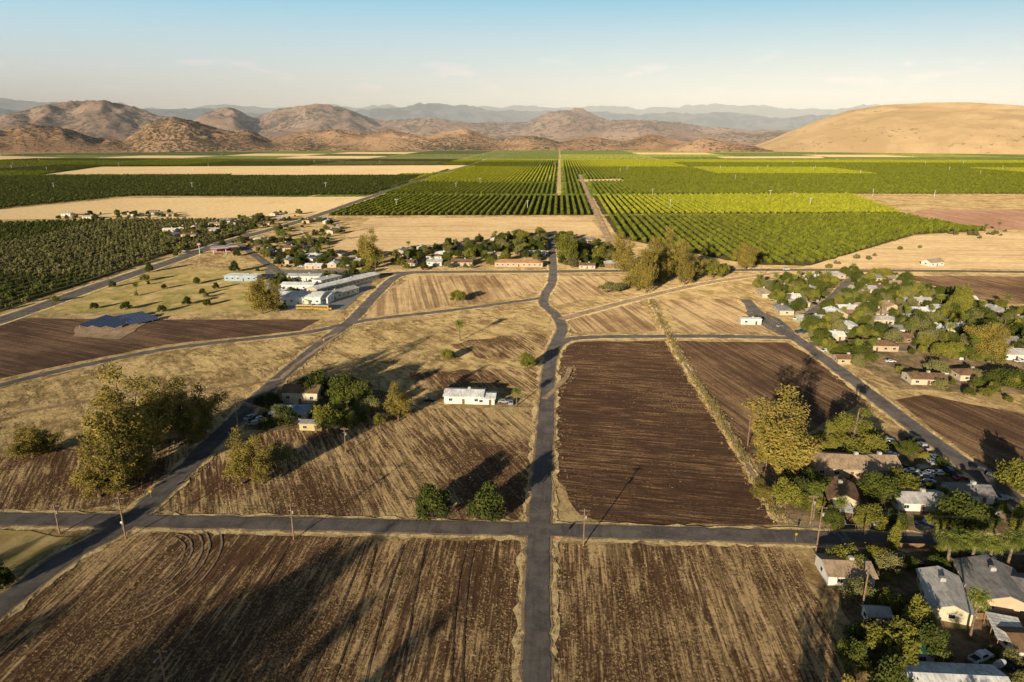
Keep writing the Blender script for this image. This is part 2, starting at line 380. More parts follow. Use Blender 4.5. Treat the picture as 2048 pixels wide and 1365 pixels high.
def palm(seed,thick=0.22):
    rng=np.random.default_rng(seed); b=B(); H=8.0
    b.tube([(0,0,-0.2),(0.1,0,3),(0,0.1,H)],[thick*1.3,thick,thick*0.9],8)
    V=[];T=[]
    for i in range(46):
        a=i*2.4+rng.random()*0.3; el=1.25-1.75*(i/46)+rng.normal()*0.08; L=2.7*(0.9+0.2*rng.random())
        prev=None
        for s in range(9):
            t=s/8; e=el-t*1.1
            if prev is None: pos=np.array([0,0.1,H])
            else: pos=prev+np.array([math.cos(a)*math.cos(e),math.sin(a)*math.cos(e),math.sin(e)])*L/8
            if prev is not None:
                side=np.array([-math.sin(a),math.cos(a),0]); wd=0.62*math.sin(math.pi*min(1,t*0.9+0.1))+0.05
                dr=np.array([0,0,-wd*0.45]); fwd=(pos-prev)*0.8
                for sg in (-1,1):
                    V+= [prev,pos*0.45+prev*0.55,pos*0.45+prev*0.55+side*sg*wd+dr+fwd,prev+side*sg*wd*0.9+dr+fwd]; T.append(rng.random())
            prev=pos
    V=np.array(V); n=len(T); k=len(b.v); v=np.vstack([np.array(b.v),V]); me=bpy.data.meshes.new('palm_tree')
    me.from_pydata(v.tolist(),[],b.f+(np.arange(n*4)+k).reshape(-1,4).tolist()); me.materials.append(BARK); me.materials.append(FOL['palm'])
    me.polygons.foreach_set('material_index',np.array([0]*len(b.f)+[1]*n,dtype=np.int32))
    at=me.attributes.new('tint','FLOAT','FACE'); at.data.foreach_set('value',np.concatenate([np.zeros(len(b.f)),T]).astype(np.float32)); me.update(); return me
PR['euc']=[euc(i) for i in (1,2,3,4,5)]
PR['round']=[rnd(i,'round') for i in (11,12,13)]
PR['bright']=[rnd(i,'bright') for i in (21,22,23)]
PR['olive']=[rnd(i,'olive',3600) for i in (31,32)]
PR['pine']=[pine(41)]; PR['cyp']=[cyp(51)]; PR['palm']=[palm(61),palm(62)]
DIM={'euc':(25,12.0),'round':(8.3,9.5),'bright':(8.3,9.5),'olive':(8.3,9.5),'pine':(12.5,16),'cyp':(10.6,2.4),'palm':(9.6,5.5)}
NM={'euc':'eucalyptus_tree','round':'broadleaf_tree','bright':'leafy_tree','olive':'olive_tree','pine':'stone_pine_tree','cyp':'cypress_tree','palm':'palm_tree'}
TREES=[]
def tree_w(x,y,h,w,kind,rng=random):
    me=rng.choice(PR[kind]); o=bpy.data.objects.new(NM[kind],me); COL.objects.link(o)
    H,W=DIM[kind]; o.location=(x,y,0); o.scale=(w/W,w/W*rng.uniform(0.85,1.15),h/H); o.rotation_euler[2]=rng.random()*6.28; TREES.append((x,y,w)); return o
def tree(bx,by,ty,wpx,kind):
    x,y=G(bx,by); return tree_w(x,y,hgt(bx,by,ty),wpx/ppm(by),kind)
for t in [(268,945,745,115,'euc'),(310,905,748,95,'euc'),(228,925,790,85,'euc'),(200,995,880,95,'euc'),(240,990,868,80,'euc'),(368,878,752,90,'euc'),(408,872,775,80,'euc'),(288,955,850,65,'euc'),(250,965,800,80,'euc'),(390,885,800,60,'euc'),
 (66,915,850,80,'euc'),(100,905,862,45,'euc'),(485,968,862,65,'euc'),(525,968,868,56,'euc'),(565,935,880,46,'olive'),
 (867,1035,968,80,'round'),(978,1035,968,90,'round'),(797,838,768,62,'euc'),(655,862,808,58,'bright'),(697,855,818,40,'round'),
 (630,795,738,66,'round'),(690,800,738,72,'round'),(722,815,755,60,'round'),(745,830,790,40,'olive'),(575,852,808,46,'round'),(545,815,780,32,'round'),(520,812,790,30,'round'),(760,852,825,26,'bright'),(665,790,755,50,'round'),
 (1055,740,700,36,'bright'),(897,720,697,34,'bright'),(917,603,580,38,'bright'),
 (745,538,462,48,'euc'),(730,520,475,30,'euc'),(525,628,548,58,'euc'),(550,625,570,30,'euc'),
 (1245,545,468,42,'euc'),(1275,582,500,54,'euc'),(1292,585,490,44,'euc'),(1310,560,472,54,'euc'),(1335,560,462,58,'euc'),(1358,558,470,50,'euc'),(1385,560,512,46,'euc'),(1425,556,515,44,'bright'),(1445,552,525,25,'bright'),(1490,540,482,50,'euc'),(1322,566,500,45,'euc'),(1370,570,500,45,'euc'),
 (1222,584,562,60,'olive'),(1200,525,490,40,'bright'),(1135,525,468,40,'bright'),(1155,520,478,36,'round'),
 (1560,950,788,118,'euc'),(1590,945,830,80,'euc'),(1535,935,840,70,'euc'),(1650,905,830,60,'pine'),(1705,905,805,130,'pine'),(1520,1000,960,40,'euc'),
 (1570,1010,955,70,'bright'),(1600,1000,950,60,'round'),(1640,985,950,50,'round'),(1755,1000,945,75,'round'),(1800,985,945,80,'bright'),(1815,905,878,45,'round'),(1920,1060,985,100,'round'),(1955,1050,1000,60,'round'),
 (2035,985,915,90,'bright'),(1740,1050,1010,60,'bright'),(1785,1100,1040,24,'cyp'),(2030,1060,1000,24,'cyp'),(1680,1130,1090,60,'bright'),(1710,1150,1110,50,'bright'),
 (1720,1290,1240,70,'round'),(1780,1320,1240,110,'bright'),(1830,1270,1190,70,'bright'),(1850,1310,1235,80,'round'),(1700,1340,1270,60,'round'),(1770,1400,1310,90,'round'),
 (1890,1140,1068,75,'palm'),(1938,1140,1070,70,'palm'),(1975,1142,1075,62,'palm'),(2012,1145,1065,75,'palm'),(2060,1140,1060,75,'palm'),
 (920,682,640,26,'palm'),(1033,812,775,30,'palm'),(752,555,508,18,'palm'),(1880,618,588,30,'palm'),(1515,580,548,16,'palm'),(1550,575,545,16,'palm'),
 (1895,635,590,18,'cyp'),(1905,635,575,18,'cyp'),(1914,636,570,20,'cyp'),(1924,637,568,20,'cyp'),(1932,638,578,18,'cyp'),
 (1965,720,640,75,'euc'),(1985,725,655,55,'euc'),(2015,770,735,80,'round'),(1870,745,720,50,'olive'),(1905,715,680,65,'bright'),(1950,760,735,50,'olive'),(1830,760,740,40,'bright'),
 (1720,725,685,55,'round'),(1640,690,655,40,'round'),(12,1175,1130,40,'round'),(-40,1190,1110,90,'round'),(470,545,520,20,'round'),
 (375,610,592,18,'round'),(325,625,608,18,'round'),(300,545,520,18,'round'),(112,605,590,16,'bright'),(226,575,560,14,'round'),(405,590,575,14,'round')]:
    tree(*t)
# tall trees beyond the left/front edge whose evening shadows cross the fields
for (tx,ty,h) in [(740,1084,25),(705,1088,27),(665,1100,26),(700,1110,25),(640,1125,25),(600,1140,24),(560,1165,26),(640,1240,20),(720,1225,22),(690,1260,22),(870,1250,20),(830,1280,19),(420,1230,24),(470,1200,25),(520,1185,26),(400,1280,22),(90,1240,24),(170,1200,22),(60,1090,22),(130,1085,20),(20,1110,22),(1700,1130,12),(1650,1180,13),(1690,1260,14),(1900,1200,14)]:
    x,y=G(tx,ty); L=h/math.tan(SUN_EL); x-=SD[0]*L; y-=SD[1]*L
    if roaddist(x,y)<3: x-=8
    tree_w(x,y,h,h*0.55,'euc')

# ------------------------------------------------------------ buildings
def pm(nm,c,r=0.7,v=0.1,s=1.5,**k):
    if nm not in MAT: MAT[nm]=simple(nm,c,r,v,s,**k)
    return MAT[nm]
GLASS=simple('window_glass',(0.03,0.035,0.04),0.15,0.05,1,spec=0.6)
TRIM=simple('white_trim',(0.75,0.74,0.70))
ROOFC={'white':(0.80,0.78,0.75),'grey':(0.28,0.26,0.25),'brown':(0.25,0.15,0.09),'tan':(0.46,0.33,0.22),'red':(0.52,0.29,0.15),'blue':(0.45,0.53,0.60),'ltgrey':(0.54,0.51,0.48),'green':(0.06,0.22,0.15)}
WALLC={'white':(0.80,0.77,0.70),'beige':(0.64,0.48,0.32),'cream':(0.70,0.60,0.42),'brown':(0.30,0.19,0.12),'pink':(0.60,0.30,0.28),'grey':(0.45,0.44,0.42),'yellow':(0.62,0.48,0.22),'blue':(0.40,0.50,0.56)}
def roofmat(c):
    nm='roof_'+c
    if nm not in MAT:
        m=M(nm,0.5); k=ROOFC[c]; a=m.noise(0.5,3,GA,detail=4); b=m.noise(4,detail=5,rough=0.7)
        m.col(m.mix(m.ss(m.math('ADD',m.math('MULTIPLY',a,0.5),m.math('MULTIPLY',b,0.5)),0.36,0.62),tuple(x*0.62 for x in k),tuple(min(1,x*1.15) for x in k))); m.bump(a,0.04,0.6); MAT[nm]=m.m
    return MAT[nm]
HS=[]
def house(x,y,L,W,h=2.7,rise=1.6,roof='grey',wall='white',kind='gable',rot=GA,name='house',ac=True,garage=False,drive=False):
    e=bpy.data.objects.new(name,None); COL.objects.link(e); e.location=(x,y,0); e.rotation_euler[2]=rot; HS.append((x,y,max(L,W)*0.62))
    wm=pm('wall_'+wall,WALLC[wall],0.85,0.06,2.5); rm=roofmat(roof)
    l,w=L/2,W/2; o=0.45
    b=B()
    if kind=='gable':
        v=[(-l,-w,-.2),(l,-w,-.2),(l,w,-.2),(-l,w,-.2),(-l,-w,h),(l,-w,h),(l,w,h),(-l,w,h),(-l,0,h+rise),(l,0,h+rise)]
        b.add(v,[(0,1,5,4),(2,3,7,6),(1,2,6,9,5),(3,0,4,8,7)])
    else: b.box((0,0,(h-.2)/2),(L,W,h+.2))
    b.obj('walls',[wm],e)
    r=B(); s=rise/w; th=0.16
    if kind=='gable':
        X=l+o
        for sg in (1,-1):
            y0=sg*(w+o); z0=h-s*o+0.02; z1=h+rise+0.02
            v=[(-X,y0,z0),(X,y0,z0),(X,0,z1),(-X,0,z1),(-X,y0,z0+th),(X,y0,z0+th),(X,0,z1+th),(-X,0,z1+th)]
            r.add(v,[(0,1,2,3),(7,6,5,4),(0,4,5,1),(1,5,6,2),(3,7,4,0)])
    elif kind=='hip':
        X,Y=l+o,w+o; q=max(0.3,l-w); z0=h+0.02; z1=h+rise
        v=[(-X,-Y,z0),(X,-Y,z0),(X,Y,z0),(-X,Y,z0),(-X,-Y,z0+th),(X,-Y,z0+th),(X,Y,z0+th),(-X,Y,z0+th),(-q,0,z1+th),(q,0,z1+th)]
        r.add(v,[(3,2,1,0),(0,1,5,4),(1,2,6,5),(2,3,7,6),(3,0,4,7),(4,5,9,8),(6,7,8,9),(5,6,9),(7,4,8)])
    else:
        r.box((0,0,h+0.15),(L+0.6,W+0.6,0.26))
    r.obj('roof',[rm],e)
    g=B(); n=max(2,int(L/4))
    for sg in (-1,1):
        for i in range(n):
            cx=-l+L*(i+0.5)/n
            if i==n//2 and sg<0: continue
            g.box((cx,sg*(w+0.02),h*0.55),(1.5,0.08,1.15),1); g.box((cx,sg*(w+0.05),h*0.55),(1.3,0.08,0.95),0); g.box((cx,sg*(w+0.07),h*0.55),(0.05,0.08,0.95),1)
        for i in range(max(1,int(W/5))):
            cy=-w+W*(i+0.5)/max(1,int(W/5)); g.box((sg*(l+0.02),cy,h*0.55),(0.08,1.4,1.1),1); g.box((sg*(l+0.05),cy,h*0.55),(0.08,1.2,0.9),0)
    g.obj('windows',[GLASS,TRIM],e)
    d=B(); cx=-l+L*(n//2+0.5)/n; d.box((cx,-w-0.03,1.05),(0.95,0.1,2.1)); d.box((cx+0.35,-w-0.1,1.0),(0.06,0.06,0.06))
    if garage: d.box((cx+2.6 if cx+4.2<l else cx-2.6,-w-0.03,1.1),(2.9,0.1,2.2),1)
    d.obj('door',[pm('door_paint',(0.20,0.11,0.07)),TRIM],e)
    if drive:
        q=B(); q.box((l*0.6,-w-4.2,0.12),(4.5,7.6,0.12)); q.obj('driveway_slab',[MAT['concrete']],e)
    if ac:
        zt=h+(rise if kind!='flat' else 0.1); yy=0.4 if kind!='flat' else W*0.2
        a=B(); a.box((L*0.12,yy,zt+0.45),(1.1,1.1,0.9)); a.box((L*0.12,yy,zt+0.94),(0.8,0.8,0.08)); a.obj('roof_cooler',[pm('cooler_metal',(0.5,0.48,0.44))],e)
    return e
def hp(px,py,*a,**k): x,y=G(px,py); return house(x,y,*a,**k)
def carport(px,py,L,W,h=2.6,roof='white',rot=GA):
    x,y=G(px,py); e=bpy.data.objects.new('carport',None); COL.objects.link(e); e.location=(x,y,0); e.rotation_euler[2]=rot; HS.append((x,y,max(L,W)*.5))
    b=B()
    for i in range(3):
        for j in (-1,1): b.box((-L/2+0.3+i*(L-0.6)/2,j*(W/2-0.2),h/2),(0.12,0.12,h))
    b.obj('posts',[WOOD],e); r=B()
    n=int(L/0.5)
    for i in range(n):
        r.box((-L/2+(i+0.5)*L/n,0,h+0.06+(0.02 if i%2 else 0)),(L/n*0.98,W,0.05))
    r.obj('roof',[roofmat(roof)],e)
# --- individually surveyed buildings
hp(930,800,15,9,3.2,1.2,'white','white','gable',name='white_house'); hp(973,803,7,7,2.6,0.8,'white','white','gable',name='garage',ac=False)
hp(608,800,14,8,4.6,1.8,'brown','cream','gable',name='farmhouse'); hp(585,832,13,8,2.8,1.2,'blue','white','gable',name='house'); carport(560,838,7,5,2.6,'blue'); hp(625,858,8,3.5,2.5,0.4,'ltgrey','yellow','flat',name='parked_rv',ac=False)  # the small yellow flat-roofed unit is a parked RV
hp(1690,940,22,11,3.0,2.2,'tan','beige','hip',rot=GA-0.05,name='ranch_house'); hp(1745,938,12,10,3.0,1.8,'tan','beige','gable',rot=GA,name='ranch_house_wing')
hp(1680,1000,11,8,2.8,1.8,'brown','cream','gable',rot=GA+1.35); carport(1683,1030,6,4.5,2.5,'white',GA+1.35)
hp(1830,1010,13,7.5,2.7,1.3,'ltgrey','white','gable')
hp(1985,1190,15,12,2.9,2.3,'grey','beige','gable',rot=GA+1.35,garage=True); hp(1885,1205,14,8,2.8,1.6,'ltgrey','cream','gable',rot=GA+1.3,garage=True)
hp(2075,1200,14,10,2.9,2.0,'grey','beige','hip')
carport(2010,1280,9,6,2.8,'white',GA+1.3); hp(1890,1385,20,8,2.9,1.2,'white','white','gable',name='workshop',ac=False); hp(2060,1300,10,7,2.6,1.2,'brown','white','gable')
hp(1750,1240,4.5,3,2.3,0.8,'ltgrey','white','gable',name='garden_shed',ac=False)
hp(1850,1320,5.5,2.6,2.5,0.1,'green','white','flat',name='green_container',ac=False)
hp(1500,648,11,4,3.0,0.3,'white','white','flat',name='mobile_home'); hp(1623,645,15,9,2.8,1.5,'ltgrey','white','gable')
hp(1745,698,20,9,2.9,1.7,'brown','beige','hip'); hp(1790,682,14,8,2.8,1.4,'brown','brown','gable'); hp(2010,715,18,9,2.9,1.6,'ltgrey','white','gable'); hp(2000,690,14,8,2.9,1.6,'grey','white','gable'); hp(1690,725,9,6,2.6,1.2,'brown','beige','gable')
hp(1864,531,14,9,3.2,2.0,'tan','white','gable',rot=GA+0.4,name='barn')
hp(1038,532,38,10,3.2,2.0,'red','beige','hip',name='long_hall'); hp(925,530,17,10,3,1.8,'brown','beige','gable'); hp(1075,512,14,9,3,1.5,'white','white','gable'); hp(985,515,16,9,3,1.5,'tan','cream','gable'); hp(1165,520,15,10,3,1.7,'tan','beige','hip'); hp(1175,485,16,9,3,1.6,'grey','beige','hip'); hp(870,530,12,8,3,1.5,'ltgrey','white','gable')
# school
for a in [(488,560,24,10,3.6,.6,'white','blue','flat',GA),(600,606,32,16,5.5,1.6,'white','white','gable',GA),(638,603,17,16,4.6,1.0,'white','white','gable',GA),(612,560,24,9,3.6,1,'ltgrey','white','gable',GA),(600,578,22,9,3.6,1,'white','white','gable',GA),
          (660,598,44,9,3.6,1,'ltgrey','cream','gable',GA+1.1),(690,572,60,10,3.6,1,'white','beige','gable',GA+1.1),(655,565,20,9,3.4,1,'ltgrey','white','flat',GA+1.1),(560,590,9,7,3.2,.5,'white','white','flat',GA)]:
    hp(*a[:9],rot=a[9],name='school_building')
# petrol station canopy
def station():
    x,y=G(440,508); e=bpy.data.objects.new('petrol_station',None); COL.objects.link(e); e.location=(x,y,0); e.rotation_euler[2]=GA+0.5; HS.append((x,y,16))
    b=B(); b.box((0,0,5.0),(15,9,0.7),0); b.box((0,0,5.5),(14.4,8.4,0.3),1)
    for i in (-5,5):
        for j in (-3,3): b.box((i,j,2.33),(0.5,0.5,4.66),1)
    for i in (-5,0,5): b.box((i,0,0.75),(0.7,0.5,1.5),0)
    b.obj('canopy',[pm('canopy_red',(0.42,0.08,0.09)),TRIM],e)
    s=B(); s.box((4,15,2.0),(20,9,4.0),1); s.box((4,15,4.15),(20.6,9.6,0.3),3); s.box((4,10.4,1.6),(12,0.1,1.8),2); s.obj('shop',[pm('canopy_red',0),pm('wall_pink',WALLC['pink']),GLASS,TRIM],e)
    q=B(); q.tube([(-16,-4,0),(-16,-4,9)],[0.25,0.25],8,1); q.box((-16,-4,10),(3,0.5,2.4),0); q.box((-16,-4.3,10),(2.2,0.1,0.9),1); q.obj('price_sign',[pm('canopy_red',0),TRIM],e)
station()

# ------------------------------------------------------------ vehicles
def carmesh(kind,paint):
    b=B()
    if kind=='pickup': prof=[(-2.7,0.45),(2.65,0.45),(2.72,0.8),(2.55,1.05),(1.3,1.15),(0.75,1.75),(-0.75,1.78),(-0.9,1.12),(-2.7,1.12)]
    elif kind=='van': prof=[(-2.4,0.4),(2.4,0.4),(2.5,0.8),(2.3,1.1),(1.6,1.25),(0.9,1.85),(-2.2,1.88),(-2.45,1.2)]
    else: prof=[(-2.25,0.38),(2.25,0.38),(2.32,0.62),(2.15,0.85),(1.05,0.95),(0.35,1.42),(-0.95,1.44),(-1.65,1.0),(-2.2,0.96),(-2.32,0.7)]
    n=len(prof); W=0.9
    top=max(p[1] for p in prof)
    def ww(z): return W-(0.22*max(0,(z-1.0))/(top-1.0) if z>1.0 else 0)
    v=[(x,-ww(z),z) for x,z in prof]+[(x,ww(z),z) for x,z in prof]
    f=[tuple(range(n)),tuple(reversed(range(n,2*n)))]+[(i,i+n,(i+1)%n+n,(i+1)%n) for i in range(n)]
    b.add(v,f,0)
    zs=0.98 if kind=='car' else 1.18; zt=top-0.08
    x0,x1=( -1.35,0.75) if kind=='car' else ((-0.75,1.05) if kind=='pickup' else (-2.2,1.25))
    for s in (-1,1):
        yb=s*(ww(zs)+0.012); yt=s*(ww(zt)+0.012)
        q=[(x0,yb,zs),(x1,yb,zs),(x1-0.5,yt,zt),(x0+0.42 if kind=='car' else x0+0.05,yt,zt)]
        b.add(q,[(0,1,2,3) if s<0 else (3,2,1,0)],1)
    (xa,za),(xb,zb)=prof[4],prof[5]
    b.add([(xa-0.05,-.74,za+0.08),(xa-0.05,.74,za+0.08),(xb+0.09,.62,zb-0.02),(xb+0.09,-.62,zb-0.02)],[(0,1,2,3)],1)
    if kind=='car': b.add([(-1.58,-.68,1.07),(-1.58,.68,1.07),(-1.0,.62,1.43),(-1.0,-.62,1.43)],[(3,2,1,0)],1)
    if kind=='pickup': b.box((-1.8,0,1.13),(1.65,1.45,0.04),2)
    wx=1.45 if kind=='car' else 1.65
    for x in (-wx,wx):
        for y in (-0.82,0.82): b.tube([(x,y-0.12,0.34),(x,y+0.12,0.34)],[0.35,0.35],12,2)
    b.box((2.33 if kind=='car' else 2.72,0,0.68),(0.05,1.5,0.14),3)
    return b.obj('parked_car',[paint,GLASS,pm('tyre_rubber',(0.02,0.02,0.02)),pm('lamp_glass',(0.6,0.6,0.55))],link=False).data
PC=[pm('car_paint_white',(0.75,0.75,0.75),0.3,0.02,spec=0.5),pm('car_paint_silver',(0.40,0.41,0.43),0.3,0.02,spec=0.5),pm('car_paint_black',(0.02,0.02,0.025),0.3,0.02,spec=0.5),pm('car_paint_red',(0.35,0.03,0.02),0.3,0.02,spec=0.5),pm('car_paint_blue',(0.04,0.08,0.2),0.3,0.02,spec=0.5)]
CM=[[carmesh(k,p) for p in PC] for k in ('car','pickup','van')]
def car(px,py,k=0,c=0,rot=0.0,world=False):
    x,y=(px,py) if world else G(px,py)
    z=roaddist(x,y)<0
    o=bpy.data.objects.new(['parked_car','pickup_truck','minivan'][k],CM[k][c]); COL.objects.link(o); o.location=(x,y,0.32 if z else 0.08); o.rotation_euler[2]=rot
for c in [(403,866,1,0,0.3),(525,840,0,0,0.2),(500,838,0,1,1.2),(860,803,0,2,0),(1008,806,0,1,GA),(1022,808,0,1,1.5),(1775,884,0,0,0.1),(1778,914,1,0,0.05),(1825,946,0,0,-0.1),(1880,950,0,0,-0.2),(1800,935,0,2,0.1),(1850,955,0,1,-.2),
          (1572,541,2,0,GA),(1652,545,1,1,GA),(850,540,1,3,GA),(1680,1045,0,1,1.4),(1850,1060,0,2,0.1),(1960,945,1,2,-0.7),(1990,960,2,2,-0.7),(2005,1000,0,1,0.2),(1930,1225,0,1,1.2),(1960,1320,1,0,0.4),(2030,1340,0,2,0.2),(1790,1120,1,2,0.3),(1840,1135,0,3,0.1),(1680,675,0,0,0.3),(1655,700,0,1,0.2),(1620,665,0,4,0.1),(1590,640,0,0,1),(1700,705,0,3,0.3),(1560,655,0,1,0.6),(1780,725,0,0,0),(2040,725,1,0,0.2)]: car(*c)
def bus(px,py,rot):
    x,y=G(px,py); b=B(); b.box((-0.7,0,1.75),(9.6,2.4,2.3),0); b.box((-0.7,0,2.97),(9.3,2.1,0.14),3); b.box((4.95,0,1.1),(1.7,2.1,1.1),0)
    for s in (-1,1):
        for i in range(9): b.box((-4.9+i*1.0,s*1.21,2.15),(0.8,0.05,0.75),1)
        b.box((-0.7,s*1.215,1.3),(9.5,0.04,0.12),2)
        for wx in (-3.4,4.6): b.tube([(wx,s*1.0-0.15,0.5),(wx,s*1.0+0.15,0.5)],[0.5,0.5],12,2)
    b.box((4.12,0,2.2),(0.05,2.0,0.9),1)
    o=b.obj('school_bus',[pm('bus_yellow',(0.55,0.34,0.04),0.5),GLASS,pm('tyre_rubber',0),TRIM]); o.location=(x,y,0.08); o.rotation_euler[2]=rot
bus(612,620,GA+0.05); bus(645,621,GA)

# ------------------------------------------------------------ poles, wires, signs, fences
def pole(x,y,h,rot=GA,lamp=False):
    b=B(); b.tube([(0,0,-0.3),(0,0,h*0.5),(0,0,h)],[0.21,0.18,0.14],8,0)
    b.box((0,0.2,h-0.7),(2.6,0.13,0.16),0); b.box((0,0.2,h-2.0),(1.7,0.1,0.12),0)
    for i in (-1.15,-0.5,0.5,1.15): b.tube([(i,0.2,h-0.62),(i,0.2,h-0.4)],[0.06,0.04],6,1)
    if lamp: b.tube([(0,0,h-1.6),(0,-1.4,h-1.1)],[0.05,0.04],6,1); b.box((0,-1.7,h-1.1),(0.3,0.7,0.15),1)
    else: b.tube([(0.42,0,h-2.8),(0.42,0,h-1.9)],[0.22,0.22],8,1)
    o=b.obj('utility_pole',[WOOD,pm('insulator_grey',(0.42,0.42,0.40))]); o.location=(x,y,0); o.rotation_euler[2]=rot; return (x,y,h)
PP={}
for k,(bx,by,ty) in {'a':(120,1068,1008),'b':(252,1078,993),'c':(588,1080,1008),'d':(1167,1092,1018),'e':(1632,1102,1012),'f':(1722,1228,1128),'g':(692,905,855),'h':(760,800,760),'i':(478,868,798),'j':(1495,892,832),'k':(1530,952,885),'l':(1556,950,895),'m':(1760,645,608),'n':(1950,700,655),'o':(1620,1050,990),'p':(1012,500,470),'q':(1520,560,530),'r':(1400,548,520),'s':(1270,548,520),'t':(80,560,535),'u':(182,525,505)}.items():
    x,y=G(bx,by); PP[k]=pole(x,y,hgt(bx,by,ty),GA+(1.4 if k in 'fjkl' else 0),lamp=(k in 'bi'))
x,y=G(345,1365); PP['z']=pole(x+1,102,11,lamp=True); PP['y']=pole(*G(2250,1120),12)
for i in range(14): # poles along old highway
    p=R_lh[int(len(R_lh)*(0.2+0.75*i/13))]; pole(p[0]+12,p[1],10)
wv=B()
def wire(a,b,off):
    A=Vector(a);Bv=Vector(b); n=10; pts=[]
    for i in range(n+1):
        t=i/n; p=A.lerp(Bv,t); p.z-= 4*t*(1-t)*min(2.2,(A-Bv).length*0.02); p.x+=off*0.8; p.y+=off*0.2; p.z-=0.45; pts.append(p)
    wv.tube(pts,[0.018]*(n+1),3)
for a,b in ['ab','bc','cd','de','ey','ef','ok','jk','kl','gh','gi']:
    for off in (-1.1,0.5,1.1): wire(PP[a],PP[b],off)
wv.obj('power_lines',[pm('cable',(0.08,0.08,0.08))])
def sign(px,py,kind,rot=0.0,h=2.4):
    x,y=G(px,py); e=bpy.data.objects.new('stop_sign' if kind=='stop' else 'warning_sign',None); COL.objects.link(e); e.location=(x,y,0); e.rotation_euler[2]=rot
    b=B(); b.tube([(0,0,-0.2),(0,0,h)],[0.05,0.05],6); b.obj('post',[pm('galvanised_steel',(0.3,0.3,0.3))],e)
    n,r,a0=(8,0.42,math.pi/8) if kind=='stop' else (4,0.5,0)
    def disc(rr,y0,y1,mat,nm):
        v=[(rr*math.cos(a0+2*math.pi*i/n),yy,h+rr*math.sin(a0+2*math.pi*i/n)) for yy in (y0,y1) for i in range(n)]
        f=[tuple(range(n)),tuple(reversed(range(n,2*n)))]+[(i,i+n,(i+1)%n+n,(i+1)%n) for i in range(n)]
        mk(nm,v,f,[mat],parent=e)
    if kind=='stop':
        disc(r,-0.08,-0.055,TRIM,'border'); disc(r-0.03,-0.1,-0.083,pm('sign_red',(0.55,0.02,0.02)),'panel')
        c=bpy.data.curves.new('lettering','FONT'); c.body='STOP'; c.size=0.28; c.align_x='CENTER'; c.align_y='CENTER'; c.extrude=0.003; c.materials.append(TRIM)
        o=bpy.data.objects.new('lettering',c); COL.objects.link(o); o.parent=e; o.location=(0,-0.108,h); o.rotation_euler=(math.pi/2,0,0)
    else: disc(r,-0.08,-0.055,pm('sign_yellow',(0.55,0.30,0.01)),'panel')
sign(1114,1092,'stop'); sign(1590,1085,'warn',0.2); sign(520,785,'warn'); sign(303,998,'warn'); sign(246,1062,'stop',3.1); sign(2020,1050,'warn',0.5); sign(110,622,'warn'); sign(85,628,'warn',0.5); sign(648,690,'warn'); sign(1340,690,'warn')
def fence(pts,h=1.8,name='chain_link_fence',step=3.0,solid=None):
    b=B(); w=[G(*p) for p in pts]
    for a,c in zip(w[:-1],w[1:]):
        L=math.dist(a,c); n=max(1,int(L/step)); ang=math.atan2(c[1]-a[1],c[0]-a[0])
        for i in range(n+1):
            t=i/n; b.box((a[0]+(c[0]-a[0])*t,a[1]+(c[1]-a[1])*t,h/2),(0.07,0.07,h))
        mx,my=(a[0]+c[0])/2,(a[1]+c[1])/2
        if solid:
            nb=int(L/0.3)
            for i in range(nb):
                t=(i+.5)/nb; b.box((a[0]+(c[0]-a[0])*t,a[1]+(c[1]-a[1])*t,h/2+0.03*(i%2)),(0.27,0.03,h-0.1),0,ang)
        else:
            for z in (h-0.05,0.15): b.box((mx,my,z),(L,0.04,0.04),0,ang)
    b.obj(name,[solid or pm('galvanised_steel',0)])
fence([(30,632),(300,630),(540,628),(690,628)]); fence([(1640,1100),(1740,1240),(1800,1365)],1.5); fence([(1815,1235),(1900,1240),(2060,1240)],1.8,'wooden_fence',2.4,pm('fence_wood',(0.30,0.19,0.10)))
fence([(1350,690),(1560,1040)],1.2,'wire_fence',5); fence([(1000,816),(1075,816)],1.2,'wire_fence'); fence([(560,545),(690,545)],1.8)
fence([(1575,1050),(1650,1058),(1740,1060)],1.5); fence([(1700,1095),(1900,1100)],1.6,'wooden_fence',2.4,pm('fence_wood',0))
